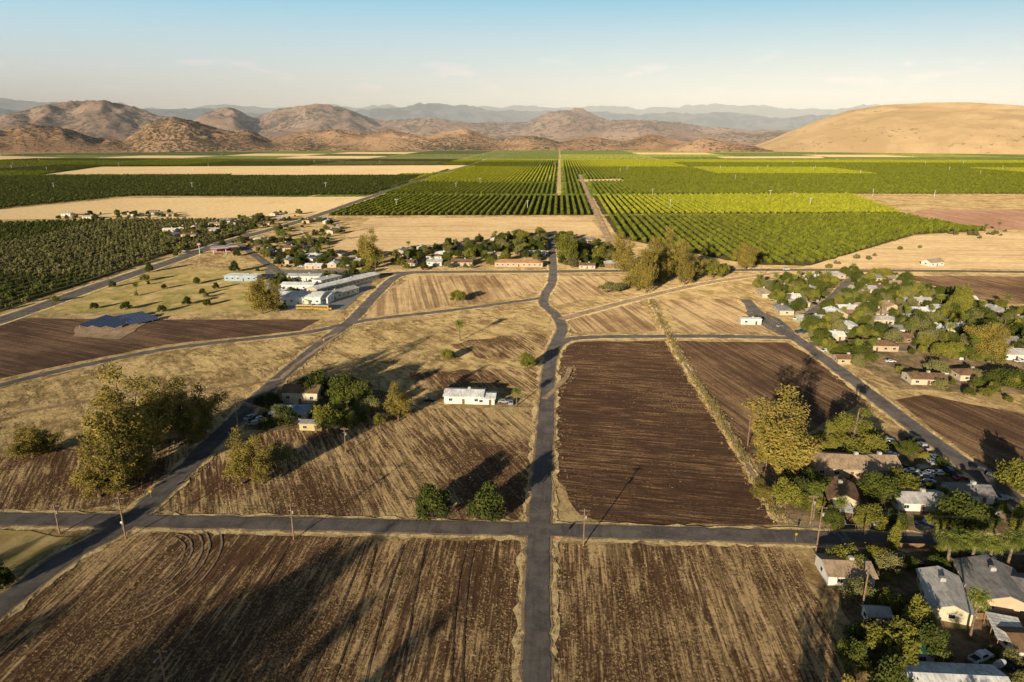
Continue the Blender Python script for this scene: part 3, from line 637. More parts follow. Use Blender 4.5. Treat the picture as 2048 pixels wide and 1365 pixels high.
# solar arrays
SOL=M('solar_cells'); br=SOL.n('ShaderNodeTexBrick'); tc=SOL.n('ShaderNodeTexCoord'); SOL.l(tc.outputs['Object'],br.inputs['Vector']); br.offset=0; br.inputs['Scale'].default_value=1; br.inputs['Brick Width'].default_value=2.0; br.inputs['Row Height'].default_value=1.6; br.inputs['Mortar Size'].default_value=0.05
br.inputs['Color1'].default_value=(0.075,0.11,0.21,1); br.inputs['Color2'].default_value=(0.09,0.125,0.23,1); br.inputs['Mortar'].default_value=(0.40,0.45,0.52,1); SOL.l(br.outputs[0],SOL.b.inputs['Base Color']); SOL.b.inputs['Roughness'].default_value=0.5; SOL.b.inputs['Specular IOR Level'].default_value=0.3
def solar(ax,ay,bx,by,dep,rows):
    A=G(ax,ay);Bp=G(bx,by); L=math.dist(A,Bp); e=bpy.data.objects.new('solar_array',None); COL.objects.link(e); e.location=(A[0],A[1],0); e.rotation_euler[2]=math.atan2(Bp[1]-A[1],Bp[0]-A[0])
    for r in range(rows):
        b=B(); y0=-r*dep; z0,z1=2.2,1.1
        b.add([(0,y0,z0),(L,y0,z0),(L,y0-dep*0.62,z1),(0,y0-dep*0.62,z1)],[(3,2,1,0)],0)
        b.add([(0,y0,z0-.06),(L,y0,z0-.06),(L,y0-dep*0.62,z1-.06),(0,y0-dep*0.62,z1-.06)],[(0,1,2,3)],1)
        for i in range(int(L/6)+1):
            b.box((min(L-.3,0.3+i*6),y0-0.4,(z0-.25)/2),(0.2,0.2,z0-.25),1); b.box((min(L-.3,0.3+i*6),y0-dep*0.58,(z1-0.05)/2),(0.2,0.2,z1-.05),1)
        b.obj('panel_row',[SOL.m,pm('galvanised_steel',0)],e)
sheet('solar_pad',[(146,674),(152,655),(235,627),(320,630),(240,680)],MAT['dirt'],z=0.2)
solar(158,658,214,637,8.0,3); solar(228,641,286,630,8.0,3)
# wind machines in the orchards
WM=B(); WM.tube([(0,0,0),(0,0,11)],[0.34,0.26],8); WM.box((0,0,11.1),(0.6,1.0,0.6))
WM.box((0,-0.6,11.1),(5.8,0.08,0.42)); WM.box((0.9,0.6,0.7),(1.4,1.0,1.3),1)
wme=WM.obj('wind_machine',[pm('white_steel',(0.8,0.8,0.78)),pm('engine_box',(0.3,0.3,0.28))],link=False).data
rw=random.Random(5)
for (px,py) in [(108,378),(385,378),(652,378),(912,378),(1055,418),(793,415),(1340,415),(1620,412),(1540,395),(1305,392),(1868,395),(1745,392),(1470,360),(1720,350),(1960,350),(1240,345),(1100,362),(960,368),(1440,340),(1850,330),(1585,330)]+[(rw.uniform(20,2040),rw.uniform(304,345)) for _ in range(46)]:
    x,y=G(px,py); o=bpy.data.objects.new('wind_machine',wme); COL.objects.link(o); o.location=(x,y,0); o.rotation_euler[2]=rw.random()*3
# satellite dish
def dish():
    x,y=G(1995,1345); b=B(); b.tube([(0,0,0),(0,0,1.6)],[0.07,0.07],8,0); n=16; v=[(0,-0.25,2.0)]
    for r,d in ((0.5,-0.2),(0.95,0.0),(1.3,0.25)):
        for i in range(n): t=2*math.pi*i/n; v.append((r*math.cos(t),d-0.3+0.5*r*math.sin(t)*0.3,2.0+r*math.sin(t)))
    f=[(0,1+i,1+(i+1)%n) for i in range(n)]
    for k in range(2):
        for i in range(n): f.append((1+k*n+i,1+(k+1)*n+i,1+(k+1)*n+(i+1)%n,1+k*n+(i+1)%n))
    b.add([(a,-c,z) for a,c,z in v],f,1); o=b.obj('satellite_dish',[WOOD,pm('dish_grey',(0.4,0.42,0.45))]); o.location=(x,y,0)
dish()
# ------------------------------------------------------------ town scatter
def town(poly,nh,nt,nc,seed,kinds=('round','bright','round','olive'),th=(3.5,8),gap=9):
    rg=random.Random(seed); w=[G(*p) for p in poly]; xs=[p[0] for p in w]; ys=[p[1] for p in w]
    def pt():
        for _ in range(200):
            p=(rg.uniform(min(xs),max(xs)),rg.uniform(min(ys),max(ys)))
            if inpoly(np.array([p]),w)[0]: return p
        return None
    n=0
    for _ in range(nh*14):
        if n>=nh: break
        p=pt()
        if not p or roaddist(*p)<8: continue
        if any(math.hypot(p[0]-h[0],p[1]-h[1])<h[2]+gap for h in HS): continue
        house(p[0],p[1],rg.uniform(10,16),rg.uniform(7,9),2.7,rg.uniform(1.0,1.8),rg.choice(['grey','ltgrey','brown','tan','white','ltgrey']),rg.choice(['white','beige','cream','brown','beige']),rg.choice(['gable','hip','gable']),GA+rg.choice([0,math.pi/2]),drive=rg.random()<0.5); n+=1
    n=0
    for _ in range(nt*10):
        if n>=nt: break
        p=pt()
        if not p or roaddist(*p)<2.5: continue
        if any(math.hypot(p[0]-h[0],p[1]-h[1])<h[2]*0.9+0.6 for h in HS): continue
        h=rg.uniform(*th)*rg.uniform(0.75,1.15); k=rg.choice(kinds)
        if rg.random()<0.07: k='palm'; h=rg.uniform(7,13)
        tree_w(p[0],p[1],h,h*rg.uniform(0.8,1.3) if k!='palm' else 5.5,k,rg); n+=1
    n=0
    for _ in range(nc*10):
        if n>=nc: break
        p=pt()
        if not p or roaddist(*p)<1: continue
        if any(math.hypot(p[0]-h[0],p[1]-h[1])<h[2]+2 for h in HS): continue
        car(p[0],p[1],rg.choice([0,0,1,2]),rg.choice([0,0,1,1,2,3,4]),GA+rg.choice([0,1.57,0.3]),True); n+=1
town([(1510,575),(1700,545),(1800,560),(1960,610),(2200,660),(2200,740),(1880,720),(1650,690),(1600,655),(1560,620)],44,460,60,3,th=(4,10),gap=7)
town([(1590,660),(1660,690),(1760,705),(1720,740),(1640,700)],0,18,12,31,th=(3,8))
town([(780,508),(990,478),(1095,470),(1100,538),(790,540)],11,140,10,4,th=(4,11),gap=7)
town([(1112,470),(1240,500),(1250,538),(1112,538)],5,75,5,5,th=(4,11))
town([(300,470),(560,425),(640,432),(700,470),(560,520),(420,510),(330,515)],22,130,18,6,th=(3,8),gap=7)
town([(500,500),(740,510),(740,540),(530,538)],9,85,12,7,th=(3,8),gap=7)
town([(90,432),(330,425),(370,436),(100,440)],8,26,0,8,th=(4,8))
town([(540,560),(740,545),(690,615),(560,622)],0,44,8,9,th=(3,7))
town([(1660,985),(1820,1060),(1600,1055),(1570,960)],0,32,3,10,kinds=('round','bright'),th=(2,6))
town([(1750,870),(1830,880),(1930,965),(1800,960)],0,5,12,32,kinds=('round','bright'),th=(2,4))
town([(1850,960),(2100,1060),(1850,1060)],1,14,3,11,kinds=('round','bright'),th=(2.5,6))
town([(1640,1110),(2200,1120),(2300,1365),(1830,1400)],2,60,8,12,kinds=('round','bright','olive'),th=(1.6,5))
town([(500,800),(720,800),(740,850),(500,860)],0,26,4,13,kinds=('round','olive'),th=(2,6))
town([(1790,740),(2150,760),(2200,830),(1850,790)],2,30,2,14,th=(2.5,7))
town([(1620,536),(1990,460),(2020,470),(1830,500),(1640,545)],0,14,0,15,kinds=('olive','bright'),th=(2.5,5))
town([(1900,466),(2010,462),(2020,470),(1890,474)],0,12,0,18,kinds=('olive','bright'),th=(3,5))
town([(280,540),(520,540),(540,625),(140,622)],0,12,0,16,th=(3,6))
town([(460,480),(660,480),(650,500),(480,500)],0,60,0,17,kinds=('olive','round'),th=(3,6))

# ------------------------------------------------------------ instanced masses
def gn_inst(name,pts,rot,scl,idx,protos):
    pc=bpy.data.collections.new(name+'_sources')
    for i,me in enumerate(protos):
        o=bpy.data.objects.new('%s_source_%02d'%(name,i),me); pc.objects.link(o)
    n=len(pts); me=bpy.data.meshes.new(name); me.vertices.add(n); me.vertices.foreach_set('co',np.asarray(pts,dtype=np.float32).ravel())
    a=me.attributes.new('rot','FLOAT_VECTOR','POINT'); a.data.foreach_set('vector',np.stack([np.zeros(n),np.zeros(n),rot],1).astype(np.float32).ravel())
    a=me.attributes.new('scl','FLOAT_VECTOR','POINT'); a.data.foreach_set('vector',np.asarray(scl,dtype=np.float32).ravel())
    a=me.attributes.new('pick','INT','POINT'); a.data.foreach_set('value',np.asarray(idx,dtype=np.int32))
    o=bpy.data.objects.new(name,me); COL.objects.link(o)
    ng=bpy.data.node_groups.new(name+'_nodes','GeometryNodeTree')
    ng.interface.new_socket(name='Geometry',in_out='INPUT',socket_type='NodeSocketGeometry'); ng.interface.new_socket(name='Geometry',in_out='OUTPUT',socket_type='NodeSocketGeometry')
    gi=ng.nodes.new('NodeGroupInput'); go=ng.nodes.new('NodeGroupOutput'); ip=ng.nodes.new('GeometryNodeInstanceOnPoints'); ci=ng.nodes.new('GeometryNodeCollectionInfo')
    ci.inputs['Collection'].default_value=pc; ci.inputs['Separate Children'].default_value=True; ci.inputs['Reset Children'].default_value=True
    def at(nm,dt):
        k=ng.nodes.new('GeometryNodeInputNamedAttribute'); k.data_type=dt; k.inputs['Name'].default_value=nm; return k.outputs['Attribute']
    L=ng.links.new; L(gi.outputs[0],ip.inputs['Points']); L(ci.outputs[0],ip.inputs['Instance']); ip.inputs['Pick Instance'].default_value=True
    L(at('pick','INT'),ip.inputs['Instance Index']); L(at('rot','FLOAT_VECTOR'),ip.inputs['Rotation']); L(at('scl','FLOAT_VECTOR'),ip.inputs['Scale']); L(ip.outputs[0],go.inputs[0])
    md=o.modifiers.new('scatter','NODES'); md.node_group=ng
def orch_proto(seed,mat,n=150):
    rng=np.random.default_rng(seed); b=B(); b.tube([(0,0,0),(0,0,1.6)],[0.15,0.1],4)
    lobes=[((0,0,2.3),1.9,1.9,1.7)]+[((1.0*math.cos(a),1.0*math.sin(a),2.0+0.5*rng.random()),1.1,1.1,1.3) for a in (0.3,2.2,4.4)]
    return proto('orchard_tree',b,rng,lobes,n,0.5,FOL[mat],0.8)
OP={k:[orch_proto(70+i,k) for i in range(3)] for k in ('lime','cit','dk','olive')}
fw=lambda pl:[G(*p) for p in pl]
cg,sg_=math.cos(GA),math.sin(GA)
def grid(x0,x1,y0,y1,rs,ts):
    u=np.arange(x0,x1,rs); v=np.arange(y0,y1,ts); U,Vv=np.meshgrid(u,v); U=U.ravel();Vv=Vv.ravel()
    U=U+np.random.normal(0,0.2,len(U)); Vv=Vv+np.random.normal(0,0.35,len(Vv))
    return np.stack([U*cg-Vv*sg_,U*sg_+Vv*cg],1)
def fr(p,m=1.15): # stay near the surveyed cone
    return np.abs(p[:,0])<(p[:,1]*0.80*m+60)
O1=fw([(1208,432),(1800,430),(1975,462),(1830,470),(1620,532),(1500,530),(1240,478),(1222,455)])
O1b=fw([(1185,392),(1700,390),(1805,427),(1206,430)])
O2=fw([(655,432),(770,392),(1165,392),(1188,431)])
OL=fw([(-600,440),(0,425),(0,418),(260,393),(740,391),(850,352),(60,354),(-600,356)])
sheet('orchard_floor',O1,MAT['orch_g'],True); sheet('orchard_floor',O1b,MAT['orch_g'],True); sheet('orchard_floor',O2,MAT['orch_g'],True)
# far plain cells, grid aligned
cell={}
rc=random.Random(11)
def farmat(k,c):
    m=M('far_orchard_'+k,0.5); a=m.noise(7,90,GA,detail=3); b=m.noise(9,detail=4); d=m.noise(260,900,GA+1.57,detail=3)
    s=m.math('ADD',m.math('MULTIPLY',a,0.6),m.math('MULTIPLY',b,0.4)); cc=m.mix(m.ss(s,0.40,0.60),tuple(x*0.4 for x in c),tuple(x*1.25 for x in c))
    cc=m.mix(m.math('MULTIPLY',m.ss(d,0.5,0.7),0.4),cc,tuple(min(1,x*1.5) for x in c)); m.col(cc); return m.m
FM={'lime':farmat('lime',(0.46,0.47,0.055)),'cit':farmat('cit',(0.25,0.29,0.045)),'dk':farmat('dk',(0.12,0.145,0.03)),'olive':farmat('olive',(0.28,0.265,0.085)),'straw':MAT['straw']}
CW,CD=420,380
def kind_of(i,j):
    if (i,j) not in cell:
        r=rc.random()
        if i>=1: k='lime' if r<0.60 else ('cit' if r<0.98 else 'straw')
        elif i>=-1: k='cit' if r<0.60 else 'lime'
        else: k='dk' if r<0.30 else ('cit' if r<0.65 else ('olive' if r<0.91 else 'straw'))
        cell[(i,j)]=k
    return cell[(i,j)]
vb={k:([],[]) for k in FM}
for i in range(-12,13):
    for j in range(3,15):
        k=kind_of(i,j); u0,u1=i*CW+4,(i+1)*CW-4; v0,v1=j*CD+4,(j+1)*CD-4
        q=[(u0,v0),(u1,v0),(u1,v1),(u0,v1)]; q=[(a*cg-b*sg_,a*sg_+b*cg) for a,b in q]
        if q[0][1]<1120: continue
        V,Fc=vb[k]; n=len(V); V+=[(a,b,0.012) for a,b in q]; Fc.append((n,n+1,n+2,n+3))
for k,(V,Fc) in vb.items():
    if V: mk('distant_orchard_field' if k!='straw' else 'distant_straw_field',V,Fc,[FM[k]])
P_=grid(-2600,2800,560,2900,8.8,5.0); P_=P_[fr(P_)]
lab=np.full(len(P_),-1); KS=['lime','cit','dk','olive']
ug=P_[:,0]*cg+P_[:,1]*sg_; vg=-P_[:,0]*sg_+P_[:,1]*cg
ci_=np.floor(ug/CW).astype(int); cj_=np.floor(vg/CD).astype(int)
farm=P_[:,1]>G(1024,389)[1]
for i,j in set(zip(ci_[farm].tolist(),cj_[farm].tolist())):
    k=kind_of(i,j); s=farm&(ci_==i)&(cj_==j)&((ug-i*CW)>6)&((ug-i*CW)<CW-6)&((vg-j*CD)>6)&((vg-j*CD)<CD-6); lab[s]=KS.index(k) if k in KS else -1
lab[inpoly(P_,OL)]=2; lab[inpoly(P_,O2)]=1; lab[inpoly(P_,O1b)]=0; lab[inpoly(P_,O1)]=1
for s in straws: lab[inpoly(P_,s)]=-1
lab[inpoly(P_,PK)]=-1
for l,w in ROADS[:]:
    for q in l[::1]:
        if q[1]>500: lab[(np.abs(P_[:,0]-q[0])<w/2+5)&(np.abs(P_[:,1]-q[1])<12)]=-1
lab[(P_[:,1]<1120)&(lab>=0)&~(inpoly(P_,O1)|inpoly(P_,O1b)|inpoly(P_,O2)|inpoly(P_,OL))]=-1
ok=lab>=0; ok&=np.random.random(len(ok))>0.025
Q=P_[ok]; lb=lab[ok]; n=len(Q); s=np.random.uniform(0.80,1.05,n)
protos=[m for k in KS for m in OP[k]]
gn_inst('orchard_rows',np.c_[Q,np.zeros(n)],np.random.random(n)*6.28,np.c_[s,s,s*np.random.uniform(0.95,1.2,n)],lb*3+np.random.randint(0,3,n),protos)
# olive groves on the left
GL=[fw([(-700,620),(-700,470),(0,448),(230,440),(520,442),(480,470),(330,512),(190,560),(0,625)])]
P2=grid(-1300,0,300,1000,9.0,7.0); P2=P2+np.random.normal(0,0.5,P2.shape); m=inpoly(P2,GL[0])
for l,w in ROADS:
    for q in l:
        if q[1]>300 and q[0]<50: m&=~(np.hypot(P2[:,0]-q[0],P2[:,1]-q[1])<w/2+9)
for h in HS: m&=~(np.hypot(P2[:,0]-h[0],P2[:,1]-h[1])<h[2]+6)
P2=P2[m]; n=len(P2); dk=inpoly(P2,fw([(-700,640),(-700,540),(0,553),(190,556),(0,620)]))|inpoly(P2,fw([(-700,500),(0,490),(230,441),(-700,441)])); s=np.random.uniform(0.75,1.15,n)
gn_inst('olive_grove',np.c_[P2,np.zeros(n)],np.random.random(n)*6.28,np.c_[s,s,s],np.where(dk,2,3)*3+np.random.randint(0,3,n),protos)
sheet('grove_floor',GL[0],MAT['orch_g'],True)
# grass tufts
def tuft(seed,mat,n=9,h=0.5,w=0.35,lean=0.35):
    rng=np.random.default_rng(seed); v=[];f=[];t=[]
    for i in range(n):
        a=rng.random()*6.28; r=rng.random()*w*0.5; x,y=r*math.cos(a),r*math.sin(a); d=rng.random()*6.28; bw=0.04+0.03*rng.random(); hh=h*(0.6+0.6*rng.random()); le=lean*hh
        k=len(v); v+=[(x-bw*math.sin(d),y+bw*math.cos(d),0),(x+bw*math.sin(d),y-bw*math.cos(d),0),(x+le*math.cos(a),y+le*math.sin(a),hh)]; f.append((k,k+1,k+2)); t.append(rng.random())
    me=bpy.data.meshes.new('tuft'); me.from_pydata(v,[],f); me.materials.append(FOL[mat]); at=me.attributes.new('tint','FLOAT','FACE'); at.data.foreach_set('value',np.array(t,dtype=np.float32)); return me
TP=[tuft(1,'strawt',8,0.35,0.9,1.5),tuft(2,'strawt',8,0.3,0.8,1.8),tuft(3,'strawt',12,0.6,0.6),tuft(4,'weed',14,0.7,0.7)]
pts=[];ids=[];sc=[]
def stub(poly,rs,ts,ang,thr,scale,seed):
    ca,sa=math.cos(ang),math.sin(ang); xs=[p[0] for p in poly]; ys=[p[1] for p in poly]; R=max(max(xs)-min(xs),max(ys)-min(ys)); cx,cy=sum(xs)/len(xs),sum(ys)/len(ys)
    u=np.arange(-R,R,rs); v=np.arange(-R,R,ts); U,V=np.meshgrid(u,v); U=U.ravel()+np.random.normal(0,0.16,U.size); V=V.ravel()+np.random.normal(0,0.3,V.size)
    p=np.stack([cx+U*ca-V*sa,cy+U*sa+V*ca],1); k=inpoly(p,poly)&fr(p,1.0)&(p[:,1]>88); p=p[k]; U=U[k];V=V[k]
    for (x,y),uu,vv in zip(p,U,V):
        q=noise.noise(Vector((x*0.035,y*0.022,seed)))+0.7*noise.noise(Vector((uu*0.6,vv*0.05,seed)))+0.45*noise.noise(Vector((x*0.3,y*0.3,seed)))+random.uniform(-.35,.35)
        if q>thr: pts.append((x,y,0.03)); ids.append(random.randint(0,1)); sc.append(scale*random.uniform(0.35,1.1))
stub(F1,0.75,0.35,GA,0.10,0.6,1); stub(F2,0.75,0.35,GA,0.0,0.6,2); stub(F3,0.9,0.5,GA+0.5,0.05,0.75,3); stub(F4,1.0,0.9,GA+1.45,0.5,0.6,4)
stub(mead,1.2,0.9,0.3,0.12,1.1,5)
for l,w in ROADS:
    for q in l:
        if q[1]>430 or q[1]<60 or abs(q[0])>q[1]*0.95+20: continue
        for _ in range(12):
            r=(w/2+abs(random.gauss(0,1.3))+0.3)*random.choice((-1,1)); i=random.uniform(-1.6,1.6); pts.append((q[0]+r*0.95,q[1]+i+0.1*r,0.05))
            ids.append(random.randint(0,2)); sc.append(random.uniform(0.4,1.2))
# keep tufts off carriageways
A=np.array(pts); keep=np.ones(len(A),bool)
for l,w in ROADS:
    for q in l:
        if q[1]<470: keep&=~((np.abs(A[:,0]-q[0])<w/2+2)&(np.abs(A[:,1]-q[1])<w/2+2)&(np.hypot(A[:,0]-q[0],A[:,1]-q[1])<w/2))
A=A[keep]; ids=np.array(ids)[keep]; sc=np.array(sc)[keep]
# weeds along the ditch
dl=ROADS[DITCH][0]; W=[];wi=[];ws=[]
for q in dl:
    if noise.noise(Vector((q[0]*.05,q[1]*.05,2)))<-0.25: continue
    for _ in range(9): W.append((q[0]+random.gauss(0,0.9),q[1]+random.uniform(-1.5,1.5),0.05)); wi.append(random.choice((2,3,3,3))); ws.append(random.uniform(0.7,1.9))
A=np.vstack([A,np.array(W)]); ids=np.concatenate([ids,wi]); sc=np.concatenate([sc,ws])
gn_inst('dry_grass_tufts',A,np.random.random(len(A))*6.28,np.c_[sc,sc,sc],ids,TP)

# ------------------------------------------------------------ hills
def hillmat(nm,a,b,shrub,amt,sc=30):
    m=M(nm,0.7); n1=m.noise(500,detail=7,rough=0.65); n2=m.noise(sc,detail=5,rough=0.75); n3=m.noise(700,detail=4)
    c=m.mix(m.ss(n1,0.38,0.62),a,b); th=m.math('ADD',n2,m.math('MULTIPLY',n3,0.6)); c=m.mix(m.ss(th,amt,amt+0.06),c,shrub); m.col(c); m.bump(n2,14,0.8); m.b.inputs['Specular IOR Level'].default_value=0; return m.m
def interp(prof,x):
    return float(np.interp(x,[p[0] for p in prof],[p[1] for p in prof]))
def hills(name,prof,d0,d1,mat,nx,ny,nscale,seed,rough=0.55,peak=0.5,px0=-900,px1=2950,base=-8,sharp=1.0,amp=4.0,gul=0.35):
    xs=np.linspace(px0,px1,nx); Hh=np.zeros((nx,ny)); X=np.zeros((nx,ny)); Y=np.zeros((nx,ny)); sc=np.zeros(nx)
    for i,px in enumerate(xs):
        r=ray(px,270); az=math.atan2(r[0],r[1])
        yp=interp(prof,px)+amp*(noise.fractal(Vector((px*0.012,seed,0)),0.9,2.1,6)); rr=ray(px,yp); want=rr[2]/math.hypot(rr[0],rr[1])
        for j in range(ny):
            t=j/(ny-1); d=d0+(d1-d0)*t; x,y=d*math.sin(az),d*math.cos(az)
            X[i,j]=x;Y[i,j]=y
            s=(math.sin(math.pi*min(1,t/peak*0.5)) if t<peak else math.sin(math.pi*(0.5+0.5*(t-peak)/(1-peak))))
            v=Vector((x/nscale+seed,y/nscale,seed*0.7))
            wv_=noise.noise(v*0.7)*0.5
            nz=noise.ridged_multi_fractal(v+Vector((wv_,-wv_,0)),0.95,2.1,7,1.0,2.0)/2.0
            g=noise.ridged_multi_fractal(v*3.1,0.9,2.1,5,1.0,2.0)/2.0
            n2=noise.noise(Vector((x/nscale/2.2,y/nscale/2.2,seed+4)))*0.5+0.5
            Hh[i,j]=s**sharp*((1-rough)+rough*((0.7-gul*0.4)*nz+0.5*n2+gul*0.4*g))
        D=np.linspace(d0,d1,ny); need=(CH+want*D)
        sc[i]=1.0/max(1e-3,float(np.max(Hh[i]/np.maximum(need,5))))
    k=np.exp(-np.linspace(-2,2,7)**2); k/=k.sum(); sc=np.convolve(np.pad(sc,3,mode='edge'),k,'valid')
    Hh*=sc[:,None]; Hh+=base*(1-np.minimum(1,Hh/20))
    v=[(X[i,j],Y[i,j],Hh[i,j]) for i in range(nx) for j in range(ny)]
    f=[(i*ny+j,(i+1)*ny+j,(i+1)*ny+j+1,i*ny+j+1) for i in range(nx-1) for j in range(ny-1)]
    mk(name,v,f,[mat],smooth=True)
HB=hillmat('brown_hills',(0.35,0.21,0.125),(0.58,0.37,0.215),(0.10,0.075,0.042),0.80,24)
HB2=hillmat('brown_mountains',(0.27,0.18,0.14),(0.42,0.29,0.21),(0.13,0.10,0.078),0.80,55)
HG=hillmat('golden_hill',(0.50,0.34,0.175),(0.66,0.46,0.25),(0.33,0.215,0.11),0.92,50)
HF=hillmat('far_mountains',(0.15,0.17,0.22),(0.22,0.23,0.27),(0.12,0.14,0.18),0.8,300)  # bluish base colour paints in some distance haze, on top of the haze volume
hills('foothills',[(-900,270),(-300,262),(0,262),(70,248),(130,258),(190,276),(250,278),(300,248),(350,233),(400,243),(450,262),(500,262),(545,280),(600,264),(680,257),(730,268),(780,260),(860,272),(930,258),(990,278),(1060,270),(1120,284),(1180,272),(1250,282),(1300,266),(1350,282),(1420,290),(1500,292),(3000,290)],4700,6300,HB,760,90,520,3.3,0.85,amp=4,gul=0.6)
hills('low_knoll',[(-900,299),(1330,299),(1370,288),(1408,276),(1450,284),(1500,292),(1540,299),(3000,299)],4500,5000,HB,260,30,500,6.1,0.4,px0=1310,px1=1550,amp=1.5)
hills('mountain_range',[(-900,225),(-200,236),(0,236),(60,220),(140,204),(190,200),(225,201),(260,210),(320,232),(390,240),(430,222),(470,214),(510,238),(560,218),(640,208),(700,216),(760,242),(850,236),(950,246),(1050,244),(1095,226),(1160,217),(1215,240),(1300,240),(1400,252),(1500,262),(1700,258),(2048,258),(3000,245)],7200,10600,HB2,760,90,950,8.1,0.85,amp=4,gul=0.5)
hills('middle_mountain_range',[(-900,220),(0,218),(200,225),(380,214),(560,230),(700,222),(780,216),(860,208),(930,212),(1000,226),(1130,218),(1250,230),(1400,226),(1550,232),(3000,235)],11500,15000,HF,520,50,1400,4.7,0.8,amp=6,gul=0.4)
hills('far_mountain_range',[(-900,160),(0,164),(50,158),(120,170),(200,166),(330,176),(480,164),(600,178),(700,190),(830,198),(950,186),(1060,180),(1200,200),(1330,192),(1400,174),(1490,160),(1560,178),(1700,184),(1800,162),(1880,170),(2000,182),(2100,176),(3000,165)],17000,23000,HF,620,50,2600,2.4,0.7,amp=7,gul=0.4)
hills('golden_hill',[(-900,299),(1480,299),(1530,284),(1580,264),(1640,238),(1690,221),(1760,211),(1850,206),(1950,207),(2048,213),(2200,225),(2400,245),(2700,290),(2950,299)],4600,7400,HG,420,90,1000,5.5,0.34,px0=1450,px1=2950,sharp=0.8,amp=1.2,gul=0.8)

# ------------------------------------------------------------ haze
def haze(nm,y0,y1,h,dens,c,g):
    hb=B(); hb.box((0,(y0+y1)/2,h/2-10),(36000,y1-y0,h+20)); hm=bpy.data.materials.new(nm); hm.use_nodes=True; nt=hm.node_tree; nt.nodes.clear()
    o=nt.nodes.new('ShaderNodeOutputMaterial'); vs=nt.nodes.new('ShaderNodeVolumeScatter'); vs.inputs['Color'].default_value=(*c,1); vs.inputs['Density'].default_value=dens; vs.inputs['Anisotropy'].default_value=g
    nt.links.new(vs.outputs[0],o.inputs['Volume']); hb.obj(nm,[hm])
haze('valley_haze',2600,6990,320,3.2e-5,(0.88,0.94,1.0),-0.2)
haze('mountain_haze',7000,24500,1300,8.5e-5,(0.80,0.91,1.0),-0.35)

# ------------------------------------------------------------ sky & sun
w=bpy.data.worlds.new('World'); scene.world=w; w.use_nodes=True; nt=w.node_tree; nt.nodes.clear()
out=nt.nodes.new('ShaderNodeOutputWorld'); bg1=nt.nodes.new('ShaderNodeBackground'); bg2=nt.nodes.new('ShaderNodeBackground'); mx=nt.nodes.new('ShaderNodeMixShader')
sky=nt.nodes.new('ShaderNodeTexSky'); sky.sky_type='NISHITA'; sky.sun_disc=False; sky.sun_elevation=SUN_EL; sky.sun_rotation=math.radians(207); sky.air_density=1.0; sky.dust_density=0.6; sky.ozone_density=1.0
nt.links.new(sky.outputs[0],bg1.inputs[0]); bg1.inputs[1].default_value=0.06
tc=nt.nodes.new('ShaderNodeTexCoord'); sx=nt.nodes.new('ShaderNodeSeparateXYZ'); nt.links.new(tc.outputs['Generated'],sx.inputs[0])
rp=nt.nodes.new('ShaderNodeValToRGB'); mr=nt.nodes.new('ShaderNodeMapRange'); mr.inputs[1].default_value=0.0; mr.inputs[2].default_value=0.2; nt.links.new(sx.outputs[2],mr.inputs[0]); nt.links.new(mr.outputs[0],rp.inputs[0])
e=rp.color_ramp.elements; e[0].position=0; e[0].color=(0.72,0.77,0.79,1); e[1].position=0.85; e[1].color=(0.36,0.64,0.79,1)
k=e.new(0.35); k.color=(0.68,0.75,0.76,1); k=e.new(0.6); k.color=(0.53,0.71,0.78,1)
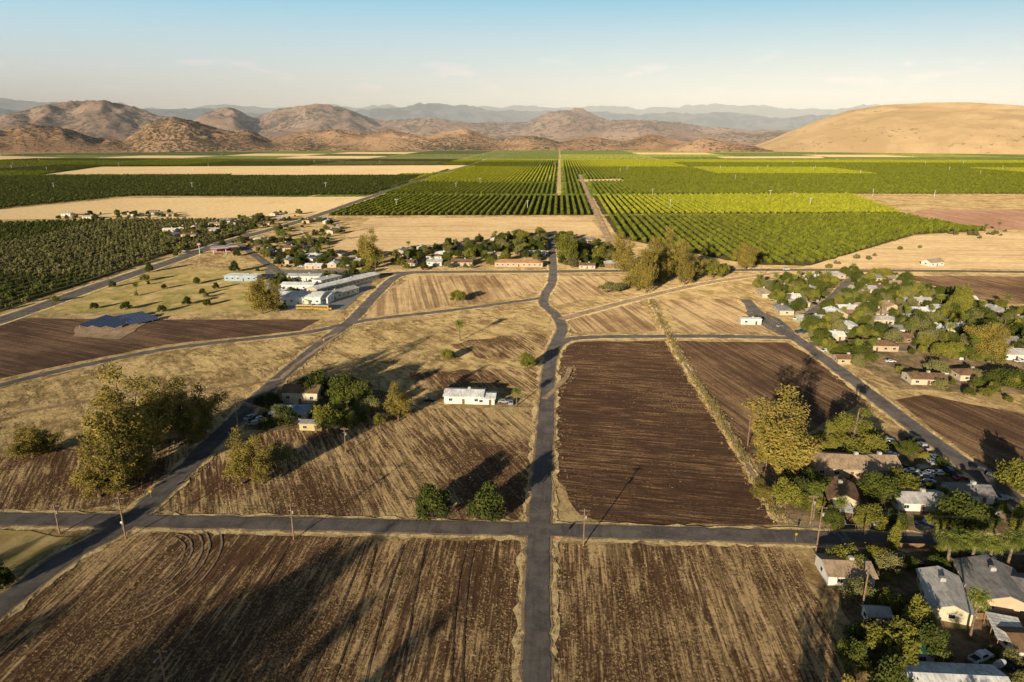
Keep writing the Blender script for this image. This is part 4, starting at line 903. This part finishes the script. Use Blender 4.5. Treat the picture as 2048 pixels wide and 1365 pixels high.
# small clouds low over the mountains
mp=nt.nodes.new('ShaderNodeMapping'); mp.inputs['Scale'].default_value=(11,11,42); nt.links.new(tc.outputs['Generated'],mp.inputs['Vector'])
cn=nt.nodes.new('ShaderNodeTexNoise'); cn.inputs['Scale'].default_value=1.0; cn.inputs['Detail'].default_value=6; nt.links.new(mp.outputs[0],cn.inputs['Vector'])
c1=nt.nodes.new('ShaderNodeMapRange'); c1.interpolation_type='SMOOTHSTEP'; c1.inputs[1].default_value=0.56; c1.inputs[2].default_value=0.66; nt.links.new(cn.outputs['Fac'],c1.inputs[0])
bd=nt.nodes.new('ShaderNodeValToRGB'); nt.links.new(mr.outputs[0],bd.inputs[0]); q=bd.color_ramp.elements; q[0].position=0.2; q[0].color=(0,0,0,1); q[1].position=0.55; q[1].color=(0,0,0,1); k=q.new(0.36); k.color=(1,1,1,1)
mm=nt.nodes.new('ShaderNodeMath'); mm.operation='MULTIPLY'; nt.links.new(c1.outputs[0],mm.inputs[0]); nt.links.new(bd.outputs[0],mm.inputs[1])
m2=nt.nodes.new('ShaderNodeMath'); m2.operation='MULTIPLY'; nt.links.new(mm.outputs[0],m2.inputs[0]); m2.inputs[1].default_value=0.75
cm=nt.nodes.new('ShaderNodeMix'); cm.data_type='RGBA'; nt.links.new(m2.outputs[0],cm.inputs[0]); nt.links.new(rp.outputs[0],cm.inputs[6]); cm.inputs[7].default_value=(0.90,0.84,0.82,1)
nt.links.new(cm.outputs[2],bg2.inputs[0]); bg2.inputs[1].default_value=1.0
f=nt.nodes.new('ShaderNodeMapRange'); f.interpolation_type='SMOOTHSTEP'; f.inputs[1].default_value=0.175; f.inputs[2].default_value=0.25; nt.links.new(sx.outputs[2],f.inputs[0])
nt.links.new(f.outputs[0],mx.inputs[0]); nt.links.new(bg2.outputs[0],mx.inputs[1]); nt.links.new(bg1.outputs[0],mx.inputs[2]); nt.links.new(mx.outputs[0],out.inputs[0])
sl=bpy.data.lights.new('sun','SUN'); sl.energy=5.0; sl.angle=math.radians(0.5); sl.color=(1.0,0.86,0.63)
so=bpy.data.objects.new('sun',sl); COL.objects.link(so); so.rotation_euler=Vector((SD[0]*math.cos(SUN_EL),SD[1]*math.cos(SUN_EL),-math.sin(SUN_EL))).to_track_quat('-Z','Y').to_euler()
cd=bpy.data.cameras.new('camera'); cd.lens=24; cd.sensor_width=36; cd.clip_end=80000; cd.clip_start=0.5
co=bpy.data.objects.new('camera',cd); COL.objects.link(co); co.location=(0,0,CH); co.rotation_euler=(math.pi/2-P,0,0); scene.camera=co
scene.view_settings.view_transform='Standard'; scene.view_settings.look='None'; scene.view_settings.exposure=0
